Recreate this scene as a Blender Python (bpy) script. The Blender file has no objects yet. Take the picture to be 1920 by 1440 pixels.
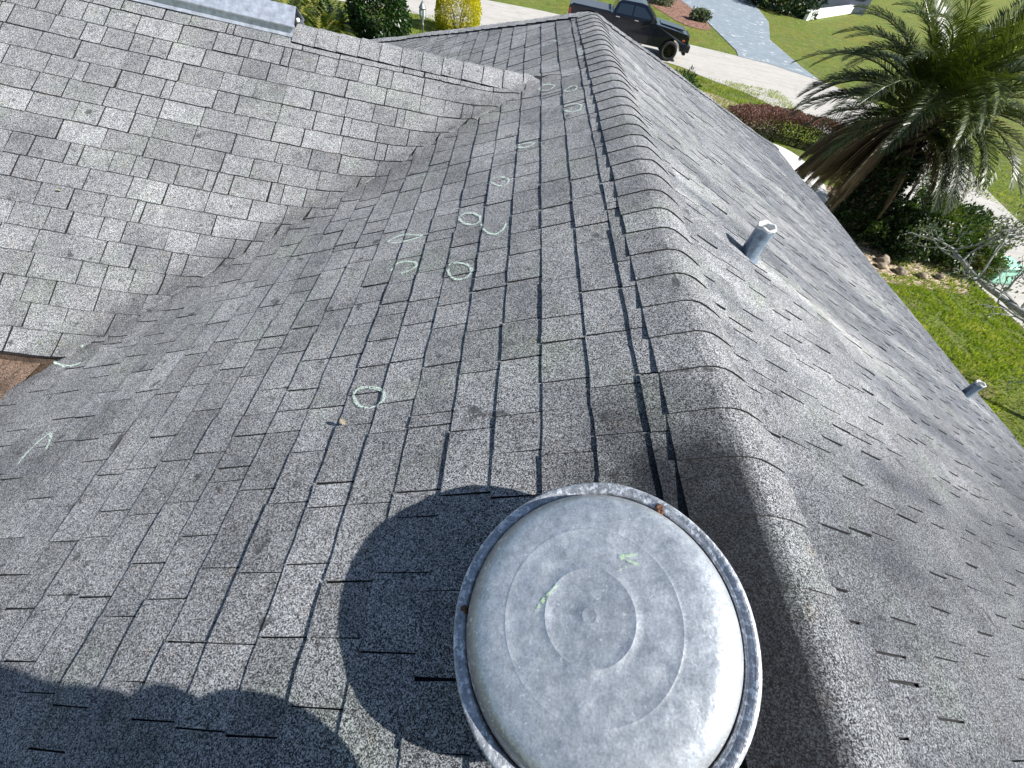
import bpy, bmesh, math, random
from mathutils import Vector as V, Matrix, noise
R = math.radians
PI = math.pi
sc = bpy.context.scene
col = sc.collection

# ------------------------------------------------------------------ camera, light, exposure
CAM = V((-0.657, 0.0, 0.806))
cr, cu, cf = V((0.9886, 0.0418, 0.1443)), V((-0.1230, 0.7731, 0.6223)), V((0.0843, 0.6291, -0.7727))
yaw, pit, rol = R(7.628), R(50.602), R(12.977)
cf = V((math.sin(yaw)*math.cos(pit), math.cos(yaw)*math.cos(pit), -math.sin(pit)))
r0 = V((math.cos(yaw), -math.sin(yaw), 0)); u0 = r0.cross(cf)
cr = r0*math.cos(rol)+u0*math.sin(rol); cu = -r0*math.sin(rol)+u0*math.cos(rol)
cd = bpy.data.cameras.new('camera'); cam = bpy.data.objects.new('camera', cd); col.objects.link(cam)
cd.sensor_width = 36; cd.sensor_fit = 'HORIZONTAL'; cd.lens = 794.55/1920*36
cd.clip_start = .02; cd.clip_end = 1500
M = Matrix((cr, cu, -cf)).transposed().to_4x4(); M.translation = CAM
cam.matrix_world = M
sc.camera = cam

SUN = V((0.715, -0.215, 0.665)).normalized()
w = bpy.data.worlds.new('World'); sc.world = w; w.use_nodes = True
nt = w.node_tree
for n in list(nt.nodes): nt.nodes.remove(n)
sky = nt.nodes.new('ShaderNodeTexSky'); sky.sky_type = 'NISHITA'; sky.sun_disc = False
sky.sun_elevation = math.asin(SUN.z); sky.sun_rotation = math.atan2(SUN.x, SUN.y)
sky.air_density = 1.0; sky.dust_density = .6; sky.ozone_density = 1.2
bg = nt.nodes.new('ShaderNodeBackground'); bg.inputs[1].default_value = .062
wo = nt.nodes.new('ShaderNodeOutputWorld')
nt.links.new(sky.outputs[0], bg.inputs[0]); nt.links.new(bg.outputs[0], wo.inputs[0])
sl = bpy.data.lights.new('sun', 'SUN'); sl.energy = 4.5; sl.angle = R(.55); sl.color = (1, .97, .93)
so = bpy.data.objects.new('sun', sl); col.objects.link(so)
so.rotation_euler = SUN.to_track_quat('Z', 'Y').to_euler(); so.location = (20, -6, 20)
sc.view_settings.view_transform = 'Standard'; sc.view_settings.look = 'None'
sc.view_settings.exposure = 1.08; sc.view_settings.gamma = 1

# ------------------------------------------------------------------ material helpers
class NT:
    def __init__(s, name):
        s.m = bpy.data.materials.new(name); s.m.use_nodes = True
        s.t = s.m.node_tree; s.b = s.t.nodes['Principled BSDF']
        s.out = s.t.nodes['Material Output']
    def n(s, typ, **k):
        o = s.t.nodes.new('ShaderNode'+typ)
        for a, v in k.items():
            if a.startswith('i_'):
                key = a[2:]
                key = int(key) if key.isdigit() else key.replace('_', ' ')
                s.set(o.inputs[key], v)
            else: setattr(o, a, v)
        return o
    def set(s, inp, v):
        if hasattr(v, 'links') or isinstance(v, bpy.types.NodeSocket): s.t.links.new(v, inp)
        elif isinstance(v, (tuple, list)) and len(v) == 3 and inp.type == 'RGBA': inp.default_value = (*v, 1)
        else: inp.default_value = v
    def coord(s): return s.n('TexCoord').outputs['Object']
    def mapv(s, vec, scale=(1, 1, 1), rot=(0, 0, 0), loc=(0, 0, 0)):
        m = s.n('Mapping'); s.set(m.inputs[0], vec); m.inputs['Scale'].default_value = scale
        m.inputs['Rotation'].default_value = rot; m.inputs['Location'].default_value = loc
        return m.outputs[0]
    def noise(s, vec, scale, detail=3, rough=.55):
        o = s.n('TexNoise'); s.set(o.inputs['Vector'], vec); o.inputs['Scale'].default_value = scale
        o.inputs['Detail'].default_value = detail; o.inputs['Roughness'].default_value = rough
        return o.outputs[0]
    def voro(s, vec, scale, feature='F1', out='Color'):
        o = s.n('TexVoronoi'); o.feature = feature; s.set(o.inputs['Vector'], vec)
        o.inputs['Scale'].default_value = scale
        return o.outputs[out]
    def ramp(s, fac, stops, interp='LINEAR'):
        o = s.n('ValToRGB'); s.set(o.inputs[0], fac); e = o.color_ramp.elements; o.color_ramp.interpolation = interp
        while len(e) < len(stops): e.new(.5)
        for i, (p, c) in enumerate(stops):
            e[i].position = p
            if isinstance(c, (int, float)): c = (c, c, c)
            e[i].color = (*c, 1)
        return o.outputs[0]
    def mix(s, fac, a, b, mode='MIX'):
        o = s.n('Mix'); o.data_type = 'RGBA'; o.blend_type = mode
        s.set(o.inputs[0], fac); s.set(o.inputs[6], a); s.set(o.inputs[7], b)
        return o.outputs[2]
    def math(s, op, a, b=0., clamp=False):
        o = s.n('Math'); o.operation = op; o.use_clamp = clamp; s.set(o.inputs[0], a); s.set(o.inputs[1], b)
        return o.outputs[0]
    def bump(s, h, strength, dist):
        o = s.n('Bump'); s.set(o.inputs['Height'], h); o.inputs['Strength'].default_value = strength
        o.inputs['Distance'].default_value = dist
        s.t.links.new(o.outputs[0], s.b.inputs['Normal'])
    def fin(s, color=None, rough=None, metal=None, spec=None):
        if color is not None: s.set(s.b.inputs['Base Color'], color)
        if rough is not None: s.set(s.b.inputs['Roughness'], rough)
        if metal is not None: s.set(s.b.inputs['Metallic'], metal)
        if spec is not None: s.set(s.b.inputs['Specular IOR Level'], spec)
        return s.m

def shingle_mat(name, kind):
    s = NT(name); c = s.coord()
    tone = s.n('Attribute', attribute_name='tone').outputs['Fac']
    # granules: two sizes of cells, each with its own random grey
    g1 = s.n('SeparateColor'); s.set(g1.inputs[0], s.voro(c, 430)); a = g1.outputs[0]
    g2 = s.n('SeparateColor'); s.set(g2.inputs[0], s.voro(c, 900)); b = g2.outputs[1]
    mixv = s.math('ADD', s.math('MULTIPLY', a, .62), s.math('MULTIPLY', b, .38))
    mixv = s.math('ADD', mixv, s.math('MULTIPLY', s.math('SUBTRACT', s.noise(c, 130, 2, .6), .5), .25))
    gran = s.ramp(mixv, [(.20, (.012, .0125, .015)), (.40, (.065, .066, .072)), (.56, (.235, .238, .243)), (.74, (.45, .455, .465)), (.95, (.65, .65, .66))])
    # tab tone (bundle colour), weathering blotches, algae
    tn = s.n('CombineColor'); 
    for i in range(3): s.set(tn.inputs[i], tone)
    x = s.mix(1., gran, tn.outputs[0], 'MULTIPLY')
    wth = s.ramp(s.noise(c, 2.3, 5, .6), [(.30, (.74, .75, .77)), (.50, (.97, .98, .98)), (.70, (1.18, 1.18, 1.17))])
    x = s.mix(1., x, wth, 'MULTIPLY')
    wth2 = s.ramp(s.noise(c, 17, 4, .65), [(.30, (.66, .66, .67)), (.47, (1., 1., 1.)), (.72, (1.12, 1.12, 1.12))])
    x = s.mix(.85, x, wth2, 'MULTIPLY')
    # thin greenish/ brownish algae tint in patches
    al = s.ramp(s.noise(s.mapv(c, loc=(3, 5, 1)), 3.1, 4, .6), [(.52, 0), (.68, .5)])
    x = s.mix(al, x, s.mix(1., x, (.93, 1.03, .86), 'MULTIPLY'))
    br = s.ramp(s.noise(s.mapv(c, loc=(9, 1, 4)), 24, 3, .6), [(.60, 0), (.70, .35)])
    x = s.mix(br, x, s.mix(1., x, (1.06, .84, .64), 'MULTIPLY'))
    # small black lichen dots
    d = s.ramp(s.math('ADD', s.noise(s.mapv(c, loc=(7, 7, 2)), 13, 2, .5), s.math('MULTIPLY', s.noise(c, 90, 2, .6), .25)), [(.80, 0), (.87, .75)])
    x = s.mix(d, x, (.035, .036, .035))
    sep = s.n('SeparateXYZ'); s.set(sep.inputs[0], c)
    X, Y = sep.outputs[0], sep.outputs[1]
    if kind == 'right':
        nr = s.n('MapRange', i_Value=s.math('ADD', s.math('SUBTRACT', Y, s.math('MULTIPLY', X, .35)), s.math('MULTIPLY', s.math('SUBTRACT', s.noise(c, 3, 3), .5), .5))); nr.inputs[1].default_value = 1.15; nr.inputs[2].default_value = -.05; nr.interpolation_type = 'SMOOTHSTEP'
        x = s.mix(nr.outputs[0], x, s.mix(1., x, (.46, .47, .50), 'MULTIPLY'))  # weaker light off the slope nearest the viewer, painted into the colour
        # algae streaks that run down the slope, thicker near the eave
        st = s.noise(s.mapv(c, scale=(.35, 3.2, .35)), 1.15, 4, .62)
        down = s.n('MapRange', i_Value=X); down.inputs[1].default_value = 1.2; down.inputs[2].default_value = 4.6
        lim = s.math('ADD', st, s.math('MULTIPLY', down.outputs[0], .15))
        sm = s.ramp(lim, [(.47, 0), (.66, .8)])
        x = s.mix(sm, x, s.mix(1., x, (.36, .39, .46), 'MULTIPLY'))
        # the pale streaks washed clean below each lead pipe
        for (px, py, ln, wd) in ((.60, 1.862, 1.6, .055), (4.2, 2.77, .9, .07)):
            dy = s.math('ABSOLUTE', s.math('SUBTRACT', Y, s.math('ADD', s.math('MULTIPLY', s.math('SUBTRACT', s.noise(c, 3.0, 2), .5), .09), py)))
            my = s.n('MapRange', i_Value=dy); my.inputs[1].default_value = wd*2.0; my.inputs[2].default_value = -.01; my.interpolation_type = 'SMOOTHSTEP'
            mx = s.n('MapRange', i_Value=X); mx.inputs[1].default_value = px+ln; mx.inputs[2].default_value = px+.02
            gt = s.math('GREATER_THAN', X, px)
            f = s.math('MULTIPLY', s.math('MULTIPLY', my.outputs[0], mx.outputs[0]), gt)
            x = s.mix(s.math('MULTIPLY', f, .8), x, s.mix(1., x, (2.3, 2.25, 2.05), 'MULTIPLY'))
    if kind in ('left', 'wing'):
        # valley-bottom shade painted into the colour, by distance between the two roof planes
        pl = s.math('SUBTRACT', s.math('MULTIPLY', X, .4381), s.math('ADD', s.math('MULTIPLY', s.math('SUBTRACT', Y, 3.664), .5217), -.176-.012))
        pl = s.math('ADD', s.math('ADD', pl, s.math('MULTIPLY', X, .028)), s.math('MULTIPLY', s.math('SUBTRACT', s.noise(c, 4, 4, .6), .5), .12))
        vshade = s.n('MapRange', i_Value=s.math('ABSOLUTE', pl)); vshade.inputs[1].default_value = .15; vshade.inputs[2].default_value = .0; vshade.interpolation_type = 'SMOOTHSTEP'
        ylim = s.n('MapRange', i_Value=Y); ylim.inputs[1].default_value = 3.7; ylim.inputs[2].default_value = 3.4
        x = s.mix(s.math('MULTIPLY', vshade.outputs[0], ylim.outputs[0]), x, s.mix(1., x, (.66, .65, .66), 'MULTIPLY'))
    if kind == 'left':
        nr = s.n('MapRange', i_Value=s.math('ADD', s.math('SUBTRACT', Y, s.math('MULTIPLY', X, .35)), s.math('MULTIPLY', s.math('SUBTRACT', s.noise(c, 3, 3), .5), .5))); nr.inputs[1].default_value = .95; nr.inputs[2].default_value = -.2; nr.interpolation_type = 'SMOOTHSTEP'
        x = s.mix(s.math('MULTIPLY', nr.outputs[0], s.math('GREATER_THAN', X, -.02)), x, s.mix(1., x, (.68, .69, .71), 'MULTIPLY'))  # same painted dimming, milder, on the right half of the ridge caps
        # much darker patch round the fan vent, next to the ridge
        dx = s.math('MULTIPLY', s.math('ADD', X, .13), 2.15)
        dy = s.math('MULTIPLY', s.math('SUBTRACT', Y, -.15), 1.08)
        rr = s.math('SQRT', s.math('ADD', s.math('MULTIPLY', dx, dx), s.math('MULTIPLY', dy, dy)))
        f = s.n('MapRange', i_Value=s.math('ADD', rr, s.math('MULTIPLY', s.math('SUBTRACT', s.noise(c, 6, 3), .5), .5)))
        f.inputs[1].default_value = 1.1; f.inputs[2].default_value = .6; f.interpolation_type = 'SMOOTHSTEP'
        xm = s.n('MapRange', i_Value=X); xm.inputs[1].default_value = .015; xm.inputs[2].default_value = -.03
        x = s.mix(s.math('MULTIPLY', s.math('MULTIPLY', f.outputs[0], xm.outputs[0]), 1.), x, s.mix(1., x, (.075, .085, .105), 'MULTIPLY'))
    s.bump(mixv, .55, .004)
    return s.fin(x, s.ramp(a, [(0, .95), (.8, .8), (1, .45)]), 0, .35)

def speck(name, base, var=.2, scale=20, rough=.8, bump=0, metal=0, detail=4, spec=.5):
    s = NT(name); c = s.coord()
    n = s.noise(c, scale, detail, .6)
    lo = tuple(v*(1-var) for v in base); hi = tuple(min(1, v*(1+var)) for v in base)
    s.fin(s.ramp(n, [(.3, lo), (.7, hi)]), rough, metal, spec)
    if bump: s.bump(n, .5, bump)
    return s.m

def leaf_mat(name, cols, rough=.5, trans=.25, spec=.4):
    """leaf colours picked per leaf from the 'tone' attribute"""
    s = NT(name)
    tone = s.n('Attribute', attribute_name='tone').outputs['Fac']
    st = [(i/(len(cols)-1) if len(cols) > 1 else 0, c) for i, c in enumerate(cols)]
    colr = s.ramp(tone, st)
    s.fin(colr, rough, 0, spec)
    tr = s.n('BsdfTranslucent'); s.set(tr.inputs[0], s.mix(1., colr, (1.5, 1.6, .6), 'MULTIPLY'))
    mx = s.n('MixShader'); mx.inputs[0].default_value = trans
    s.t.links.new(s.b.outputs[0], mx.inputs[1]); s.t.links.new(tr.outputs[0], mx.inputs[2])
    s.t.links.new(mx.outputs[0], s.out.inputs[0])
    return s.m

MAT = {}
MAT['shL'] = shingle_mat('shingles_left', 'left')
MAT['shR'] = shingle_mat('shingles_right', 'right')
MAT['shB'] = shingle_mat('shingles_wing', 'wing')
MAT['edge'] = speck('asphalt_shingle_edge', (.009, .009, .011), .4, 80, .95)

VENT_C = (-.3926, .1575, -.0035)
def galv():
    s = NT('galvanised_steel'); c = s.coord()
    n1 = s.noise(c, 6, 5, .6); n2 = s.noise(c, 34, 5, .7); n3 = s.noise(c, 260, 2, .5)
    base = s.ramp(n1, [(.3, (.44, .475, .50)), (.55, (.57, .60, .625)), (.75, (.70, .725, .74))])
    base = s.mix(.75, base, s.ramp(n2, [(.3, (.72, .74, .77)), (.7, (1.16, 1.16, 1.15))]), 'MULTIPLY')
    base = s.mix(1., base, s.ramp(n3, [(.3, (.8, .8, .8)), (.7, (1.1, 1.1, 1.1))]), 'MULTIPLY')
    # scratches
    sc_ = s.noise(s.mapv(c, scale=(9, 90, 9), rot=(0, 0, .9)), 1.5, 3, .6)
    base = s.mix(s.ramp(sc_, [(.62, 0), (.72, .22)]), base, (.8, .82, .82))
    spn = s.n('SeparateColor'); s.set(spn.inputs[0], s.voro(s.mapv(c, scale=(1, 1, 1)), 85))
    base = s.mix(1., base, s.ramp(spn.outputs[0], [(0, .90), (1, 1.07)]), 'MULTIPLY')
    vd = s.n('VectorMath', operation='DISTANCE'); s.set(vd.inputs[0], c); vd.inputs[1].default_value = VENT_C
    rr = s.math('ADD', vd.outputs['Value'], s.math('MULTIPLY', s.math('SUBTRACT', n2, .5), .05))
    dirt = s.n('MapRange', i_Value=rr); dirt.inputs[1].default_value = .222; dirt.inputs[2].default_value = .262
    base = s.mix(s.math('MULTIPLY', dirt.outputs[0], .75), base, (.17, .145, .12))
    fl_ = s.ramp(s.math('ADD', s.noise(s.mapv(c, loc=(2, 2, 2)), 110, 3, .6), s.math('MULTIPLY', dirt.outputs[0], .10)), [(.66, 0), (.69, .8)])
    base = s.mix(fl_, base, (.80, .82, .84))
    rough = s.ramp(n2, [(.3, .33), (.7, .52)])
    h = s.math('ADD', s.math('MULTIPLY', n1, 1.2), s.math('MULTIPLY', n2, .12))
    s.bump(h, .45, .012)
    return s.fin(base, rough, .5, .5)
MAT['galv'] = galv()
def rimmat():
    s = NT('galvanised_rim_with_paint_flecks'); c = s.coord()
    n2 = s.noise(c, 45, 5, .7); n3 = s.noise(c, 95, 3, .6); n4 = s.noise(c, 300, 2, .5)
    base = s.ramp(n2, [(.3, (.24, .26, .29)), (.5, (.40, .42, .45)), (.72, (.58, .60, .62))])
    base = s.mix(1., base, s.ramp(n4, [(.3, .75), (.7, 1.15)]), 'MULTIPLY')
    base = s.mix(s.ramp(n3, [(.55, 0), (.58, .85)]), base, (.78, .81, .84))
    s.bump(n2, .7, .006)
    return s.fin(base, .5, .4, .5)
MAT['rim'] = rimmat()
MAT['rust'] = speck('rusty_screw', (.10, .045, .022), .6, 220, .85, .003)
MAT['gap'] = speck('dirty_seam', (.07, .05, .035), .6, 160, .8)
MAT['lead'] = speck('lead_pipe_boot', (.20, .26, .33), .38, 38, .38, .004, .35)
MAT['leadlip'] = speck('lead_oxide_lip', (.62, .62, .60), .3, 90, .6, .003)
MAT['ventmetal'] = speck('aluminium_ridge_vent', (.50, .54, .60), .28, 26, .36, .003, .55)
MAT['hole'] = speck('dark_hole', (.01, .01, .01), .3, 10, .9)
def feltm():
    s = NT('brown_granule_roofing'); c = s.coord()
    v = s.n('SeparateColor'); s.set(v.inputs[0], s.voro(c, 330))
    m = s.math('ADD', s.math('MULTIPLY', v.outputs[0], .6), s.math('MULTIPLY', s.noise(c, 90, 3, .6), .4))
    g = s.ramp(m, [(.25, (.035, .022, .016)), (.5, (.135, .088, .062)), (.8, (.30, .22, .165))])
    g = s.mix(1., g, s.ramp(s.noise(c, 9, 4, .6), [(.35, .5), (.6, 1.1)]), 'MULTIPLY')
    s.bump(m, .5, .004)
    return s.fin(g, .9, 0, .3)
MAT['felt'] = feltm()
MAT['stucco'] = speck('cream_stucco', (.62, .58, .48), .08, 60, .9, .004)
MAT['white'] = speck('white_paint', (.78, .78, .76), .06, 8, .5)

def chalkmat():
    s = NT('pale_green_chalk'); c = s.coord()
    s.fin((.66, .80, .68), .9, 0, .2)
    g = s.n('SeparateColor'); s.set(g.inputs[0], s.voro(c, 330))
    m = s.math('ADD', s.math('MULTIPLY', g.outputs[0], .5), s.math('MULTIPLY', s.noise(c, 75, 3, .6), .5))
    f = s.ramp(m, [(.33, 0), (.52, .82)])
    tr = s.n('BsdfTransparent'); mx = s.n('MixShader'); s.set(mx.inputs[0], f)
    s.t.links.new(tr.outputs[0], mx.inputs[1]); s.t.links.new(s.b.outputs[0], mx.inputs[2])
    s.t.links.new(mx.outputs[0], s.out.inputs[0])
    return s.m
MAT['chalk'] = chalkmat()
def chalk2():
    s = NT('yellow_green_chalk'); c = s.coord()
    s.fin((.62, .85, .50), .9, 0, .2)
    f = s.ramp(s.noise(s.mapv(c, scale=(1, 1, 1)), 120, 3, .6), [(.40, 0), (.62, .6)])
    tr = s.n('BsdfTransparent'); mx = s.n('MixShader'); s.set(mx.inputs[0], f)
    s.t.links.new(tr.outputs[0], mx.inputs[1]); s.t.links.new(s.b.outputs[0], mx.inputs[2])
    s.t.links.new(mx.outputs[0], s.out.inputs[0])
    return s.m
MAT['chalk2'] = chalk2()

# ------------------------------------------------------------------ mesh helpers
class MB:
    def __init__(s): s.v = []; s.f = []; s.mi = []; s.t = []; s.sm = False
    def vert(s, p): s.v.append(tuple(p)); return len(s.v)-1
    def face(s, idx, mi=0, tone=.5): s.f.append(tuple(idx)); s.mi.append(mi); s.t.append(tone)
    def quad(s, a, b, c, d, mi=0, tone=.5):
        i = len(s.v); s.v += [tuple(a), tuple(b), tuple(c), tuple(d)]; s.face((i, i+1, i+2, i+3), mi, tone)
    def box(s, c, size, rot=None, mi=0, tone=.5, taper=1.):
        hx, hy, hz = size[0]/2, size[1]/2, size[2]/2
        pts = []
        for z in (-hz, hz):
            k = taper if z > 0 else 1
            for x, y in ((-hx, -hy), (hx, -hy), (hx, hy), (-hx, hy)): pts.append(V((x*k, y*k, z)))
        if rot: pts = [rot @ q for q in pts]
        i = len(s.v); s.v += [tuple(V(c)+q) for q in pts]
        for f in ((0, 3, 2, 1), (4, 5, 6, 7), (0, 1, 5, 4), (1, 2, 6, 5), (2, 3, 7, 6), (3, 0, 4, 7)):
            s.face([i+k for k in f], mi, tone)
    def tube(s, pts, rad, n=8, mi=0, tone=.5, cap=True):
        pts = [V(q) for q in pts]; rings = []
        for j, q in enumerate(pts):
            d = (pts[min(j+1, len(pts)-1)]-pts[max(j-1, 0)]).normalized()
            a = d.cross(V((0, 0, 1)));
            if a.length < .05: a = d.cross(V((1, 0, 0)))
            a.normalize(); b = d.cross(a)
            r_ = rad[j] if isinstance(rad, (list, tuple)) else rad
            rings.append([s.vert(q+a*r_*math.cos(2*PI*k/n)+b*r_*math.sin(2*PI*k/n)) for k in range(n)])
        for j in range(len(rings)-1):
            for k in range(n): s.face((rings[j][k], rings[j][(k+1) % n], rings[j+1][(k+1) % n], rings[j+1][k]), mi, tone)
        if cap: s.face(rings[0][::-1], mi, tone); s.face(rings[-1], mi, tone)
    def lathe(s, prof, n=32, O=V((0, 0, 0)), ax=None, mi=0, jit=None, closed=False, mis=None):
        # prof: (radius, height); ax = (A, B, N) unit vectors
        A, B, N = ax or (V((1, 0, 0)), V((0, 1, 0)), V((0, 0, 1)))
        rings = []
        for (r_, h) in prof:
            if r_ < 1e-6: rings.append([s.vert(O+N*h)]); continue
            rg = []
            for k in range(n):
                a = 2*PI*k/n; dr, dh = jit(r_, h, a) if jit else (0, 0)
                rg.append(s.vert(O+A*(r_+dr)*math.cos(a)+B*(r_+dr)*math.sin(a)+N*(h+dh)))
            rings.append(rg)
        for j in range(len(rings)-1):
            p, q = rings[j], rings[j+1]; m_ = mis[j] if mis else mi
            for k in range(n):
                if len(p) == 1 and len(q) == 1: continue
                if len(p) == 1: s.face((p[0], q[k], q[(k+1) % n]), m_)
                elif len(q) == 1: s.face((p[k], p[(k+1) % n], q[0]), m_)
                else: s.face((p[k], p[(k+1) % n], q[(k+1) % n], q[k]), m_)
    def build(s, name, mats, parent=None, smooth=False, loc=None):
        me = bpy.data.meshes.new(name)
        if loc is not None:
            L = V(loc); s.v = [tuple(V(q)-L) for q in s.v]
        me.from_pydata(s.v, [], s.f)
        if not isinstance(mats, (list, tuple)): mats = [mats]
        for m in mats: me.materials.append(m)
        me.polygons.foreach_set('material_index', s.mi)
        at = me.attributes.new('tone', 'FLOAT', 'FACE'); at.data.foreach_set('value', s.t)
        if smooth: me.polygons.foreach_set('use_smooth', [True]*len(s.f))
        me.update()
        o = bpy.data.objects.new(name, me); col.objects.link(o)
        if parent is not None: o.parent = parent
        if loc is not None:
            o.location = L if parent is None else L
        return o
def tag(o, label=None, cat=None, group=None, kind=None):
    if label: o['label'] = label
    if cat: o['category'] = cat
    if group: o['group'] = group
    if kind: o['kind'] = kind
    return o
def empty(name, label, cat, loc=(0, 0, 0), rz=0, group=None):
    o = bpy.data.objects.new(name, None); col.objects.link(o); o.location = loc; o.rotation_euler = (0, 0, rz)
    o.empty_display_size = .2
    return tag(o, label, cat, group)
def bevel(o, w_=.01, seg=2):
    m = o.modifiers.new('bevel', 'BEVEL'); m.width = w_; m.segments = seg; m.limit_method = 'ANGLE'
    return o

# ------------------------------------------------------------------ HOUSE ROOF
tA, tR, tB = R(23.661), R(24.489), R(27.552)
yb, zb, yp = 3.664, -.176, 5.233
xb = zb/math.tan(tA)
E_ = .143
eaveS = 6.026
eaveX = eaveS*math.cos(tR); eaveZ = -eaveS*math.sin(tR)
GZ = -4.8
smin = 3.345          # left slope stops here in front of the wing
tend = 2.50           # wing slope ends here
def zL(x): return x*math.tan(tA)
def rise(x): d = min(4., max(0, -x-.4)); return .022*d+.004*d*d
def zBf(x, y): return zb+rise(x)-(yb-y)*math.tan(tB)
def zBb(x, y): return zb+rise(x)-(y-yb)*math.tan(tB)
def yvn(s):                                    # valley in front of the wing ridge, as a function of left-slope s
    x = -s*math.cos(tA); return yb-(zb+rise(x)-zL(x))/math.tan(tB)
def yvf(s):
    x = -s*math.cos(tA); return yb+(zb+rise(x)-zL(x))/math.tan(tB)
SB = -xb/math.cos(tA)
def sv(t):                                     # left-slope s where wing row t meets the valley
    x = (zb-t*math.sin(tB))/math.tan(tA)
    x = (zb+rise(x)-t*math.sin(tB))/math.tan(tA)
    return -x
def warp(p, amp=1.):
    n1 = noise.noise(V((p.x*1.3+5, p.y*1.0, 2.2)))*.011
    n2 = noise.noise(V((p.x*.45+11, p.y*.5, 7.7)))*.018
    return (n1+n2)*amp
def blend(x, y, z):
    """soft valley between left slope and wing front slope"""
    if x < xb+.5:
        d = abs(zL(x)-(zBf(x, y) if y < yb else zBb(x, y))); k = .13
        if d < k: h = (k-d)/k; return z+h*h*k*.25
    return z
def surf(O, A, D, N, a, s, h, amp=1., soft=True):
    p = O+A*a+D*s
    wv = warp(p, amp)
    q = p+N*(h+wv)
    if soft: q.z = blend(p.x, p.y, q.z)
    return q
SL = dict(L=(V((0, 0, 0)), V((0, 1, 0)), V((-math.cos(tA), 0, -math.sin(tA))), V((-math.sin(tA), 0, math.cos(tA)))),
          R=(V((0, 0, 0)), V((0, 1, 0)), V((math.cos(tR), 0, -math.sin(tR))), V((math.sin(tR), 0, math.cos(tR)))),
          B=(V((0, yb, zb)), V((-1, 0, 0)), V((0, -math.cos(tB), -math.sin(tB))), V((0, -math.sin(tB), math.cos(tB)))))
def surfB(a, s, h):
    O, A, D, N = SL['B']; q = surf(O, A, D, N, a, s, h); q.z += rise(-a); return q
def surfL(a, s, h): return surf(*SL['L'], a, s, h)
def surfR(a, s, h): return surf(*SL['R'], a, s, h, 1.5, False)

def rows(mb, fn, s_first, n, lo, hi, rnd, tones, thick, E=E_, joint=1., s_stop=99, wmin=.115, wmax=.26, nearf=.45):
    """shingle courses: lo/hi(s) bound the run along the slope"""
    for k in range(n):
        s0 = s_first+(k-1)*E-.004; s1 = s_first+k*E
        if k == 0: s0 = s_first-E*1.0
        if s1 > s_stop+.02: break
        l0, l1, h0, h1 = lo(s0, s1), lo(s1, s1), hi(s0, s1), hi(s1, s1)
        if l0 > 50 or h1 < l1: continue
        a = min(l0, l1)-rnd.random()*.3; amax = max(h0, h1)
        off1 = rnd.uniform(-.003, .003)
        while a < amax:
            wd = rnd.uniform(wmin, wmax)
            if rnd.random() < .12: wd = rnd.uniform(.045, .1)
            gap = (.0029+abs(rnd.gauss(0, .0008)))*joint
            if rnd.random() < .06: gap *= .3
            gap *= min(1., max(nearf, (a+1.4)/3.4)); a0, a1 = a, a+wd-gap
            a += wd
            top0, top1 = max(a0, l0), min(a1, h0); bt0, bt1 = max(a0, l1), min(a1, h1)
            if top1-top0 < .004 and bt1-bt0 < .004: continue
            if top1 < top0: top0 = top1 = (top0+top1)/2
            if bt1 < bt0: bt0 = bt1 = (bt0+bt1)/2
            t_ = thick*(1+rnd.uniform(-.2, .35)); tn = rnd.choice(tones)*rnd.uniform(.9, 1.1)
            if rnd.random() < .07: tn *= 1.13
            m = 4 if (wd > .15) else 3
            skew = rnd.uniform(-.003, .003)
            TT, BB, LL, MM = [], [], [], []
            for i in range(m):
                f = i/(m-1); jb = rnd.uniform(-.0022, .0022)+off1+(rnd.uniform(-.003, .003) if rnd.random() < .2 else 0)
                at, ab = top0+(top1-top0)*f, bt0+(bt1-bt0)*f+skew
                lift = rnd.uniform(0, .0012)
                TT.append(mb.vert(fn(at, s0, t_*.42)))
                sm = s0+(s1-s0)*.55
                MM.append(mb.vert(fn((at+ab)/2, sm, t_*.74)))
                BB.append(mb.vert(fn(ab, s1+jb, t_+lift)))
                LL.append(mb.vert(fn(ab, s1+jb-.001, -.003)))
            for i in range(m-1):
                mb.face((TT[i], MM[i], MM[i+1], TT[i+1]), 0, tn)
                mb.face((MM[i], BB[i], BB[i+1], MM[i+1]), 0, tn)
                mb.face((BB[i], LL[i], LL[i+1], BB[i+1]), 1, tn)
            e0 = mb.vert(fn((top0+bt0)/2, s0+(s1-s0)*.5, -.003)); e1 = mb.vert(fn((top1+bt1)/2, s0+(s1-s0)*.5, -.003))
            mb.face((TT[0], e0, LL[0], BB[0], MM[0]), 1, tn); mb.face((TT[-1], MM[-1], BB[-1], LL[-1], e1), 1, tn)

house = empty('house', 'single storey house under a weathered grey shingle hip roof, filling the foreground', 'house')
rnd = random.Random(11)
Y0 = -3.2
TL = [.85, .92, .96, 1.0, .90, .82]
mb = MB()
rows(mb, surfL, .206, 24, lambda s, q: Y0, lambda s, q: (yp+s*math.cos(tA) if q < SB else yvn(max(s, SB))+.03), rnd, TL, .0072, s_stop=smin, joint=2.1)
rows(mb, surfL, .206, 46, lambda s, q: (99 if q < SB else yvf(max(s, SB))-.02), lambda s, q: yp+s*math.cos(tA), rnd, TL, .0066, s_stop=5.9, joint=3.2)
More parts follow.
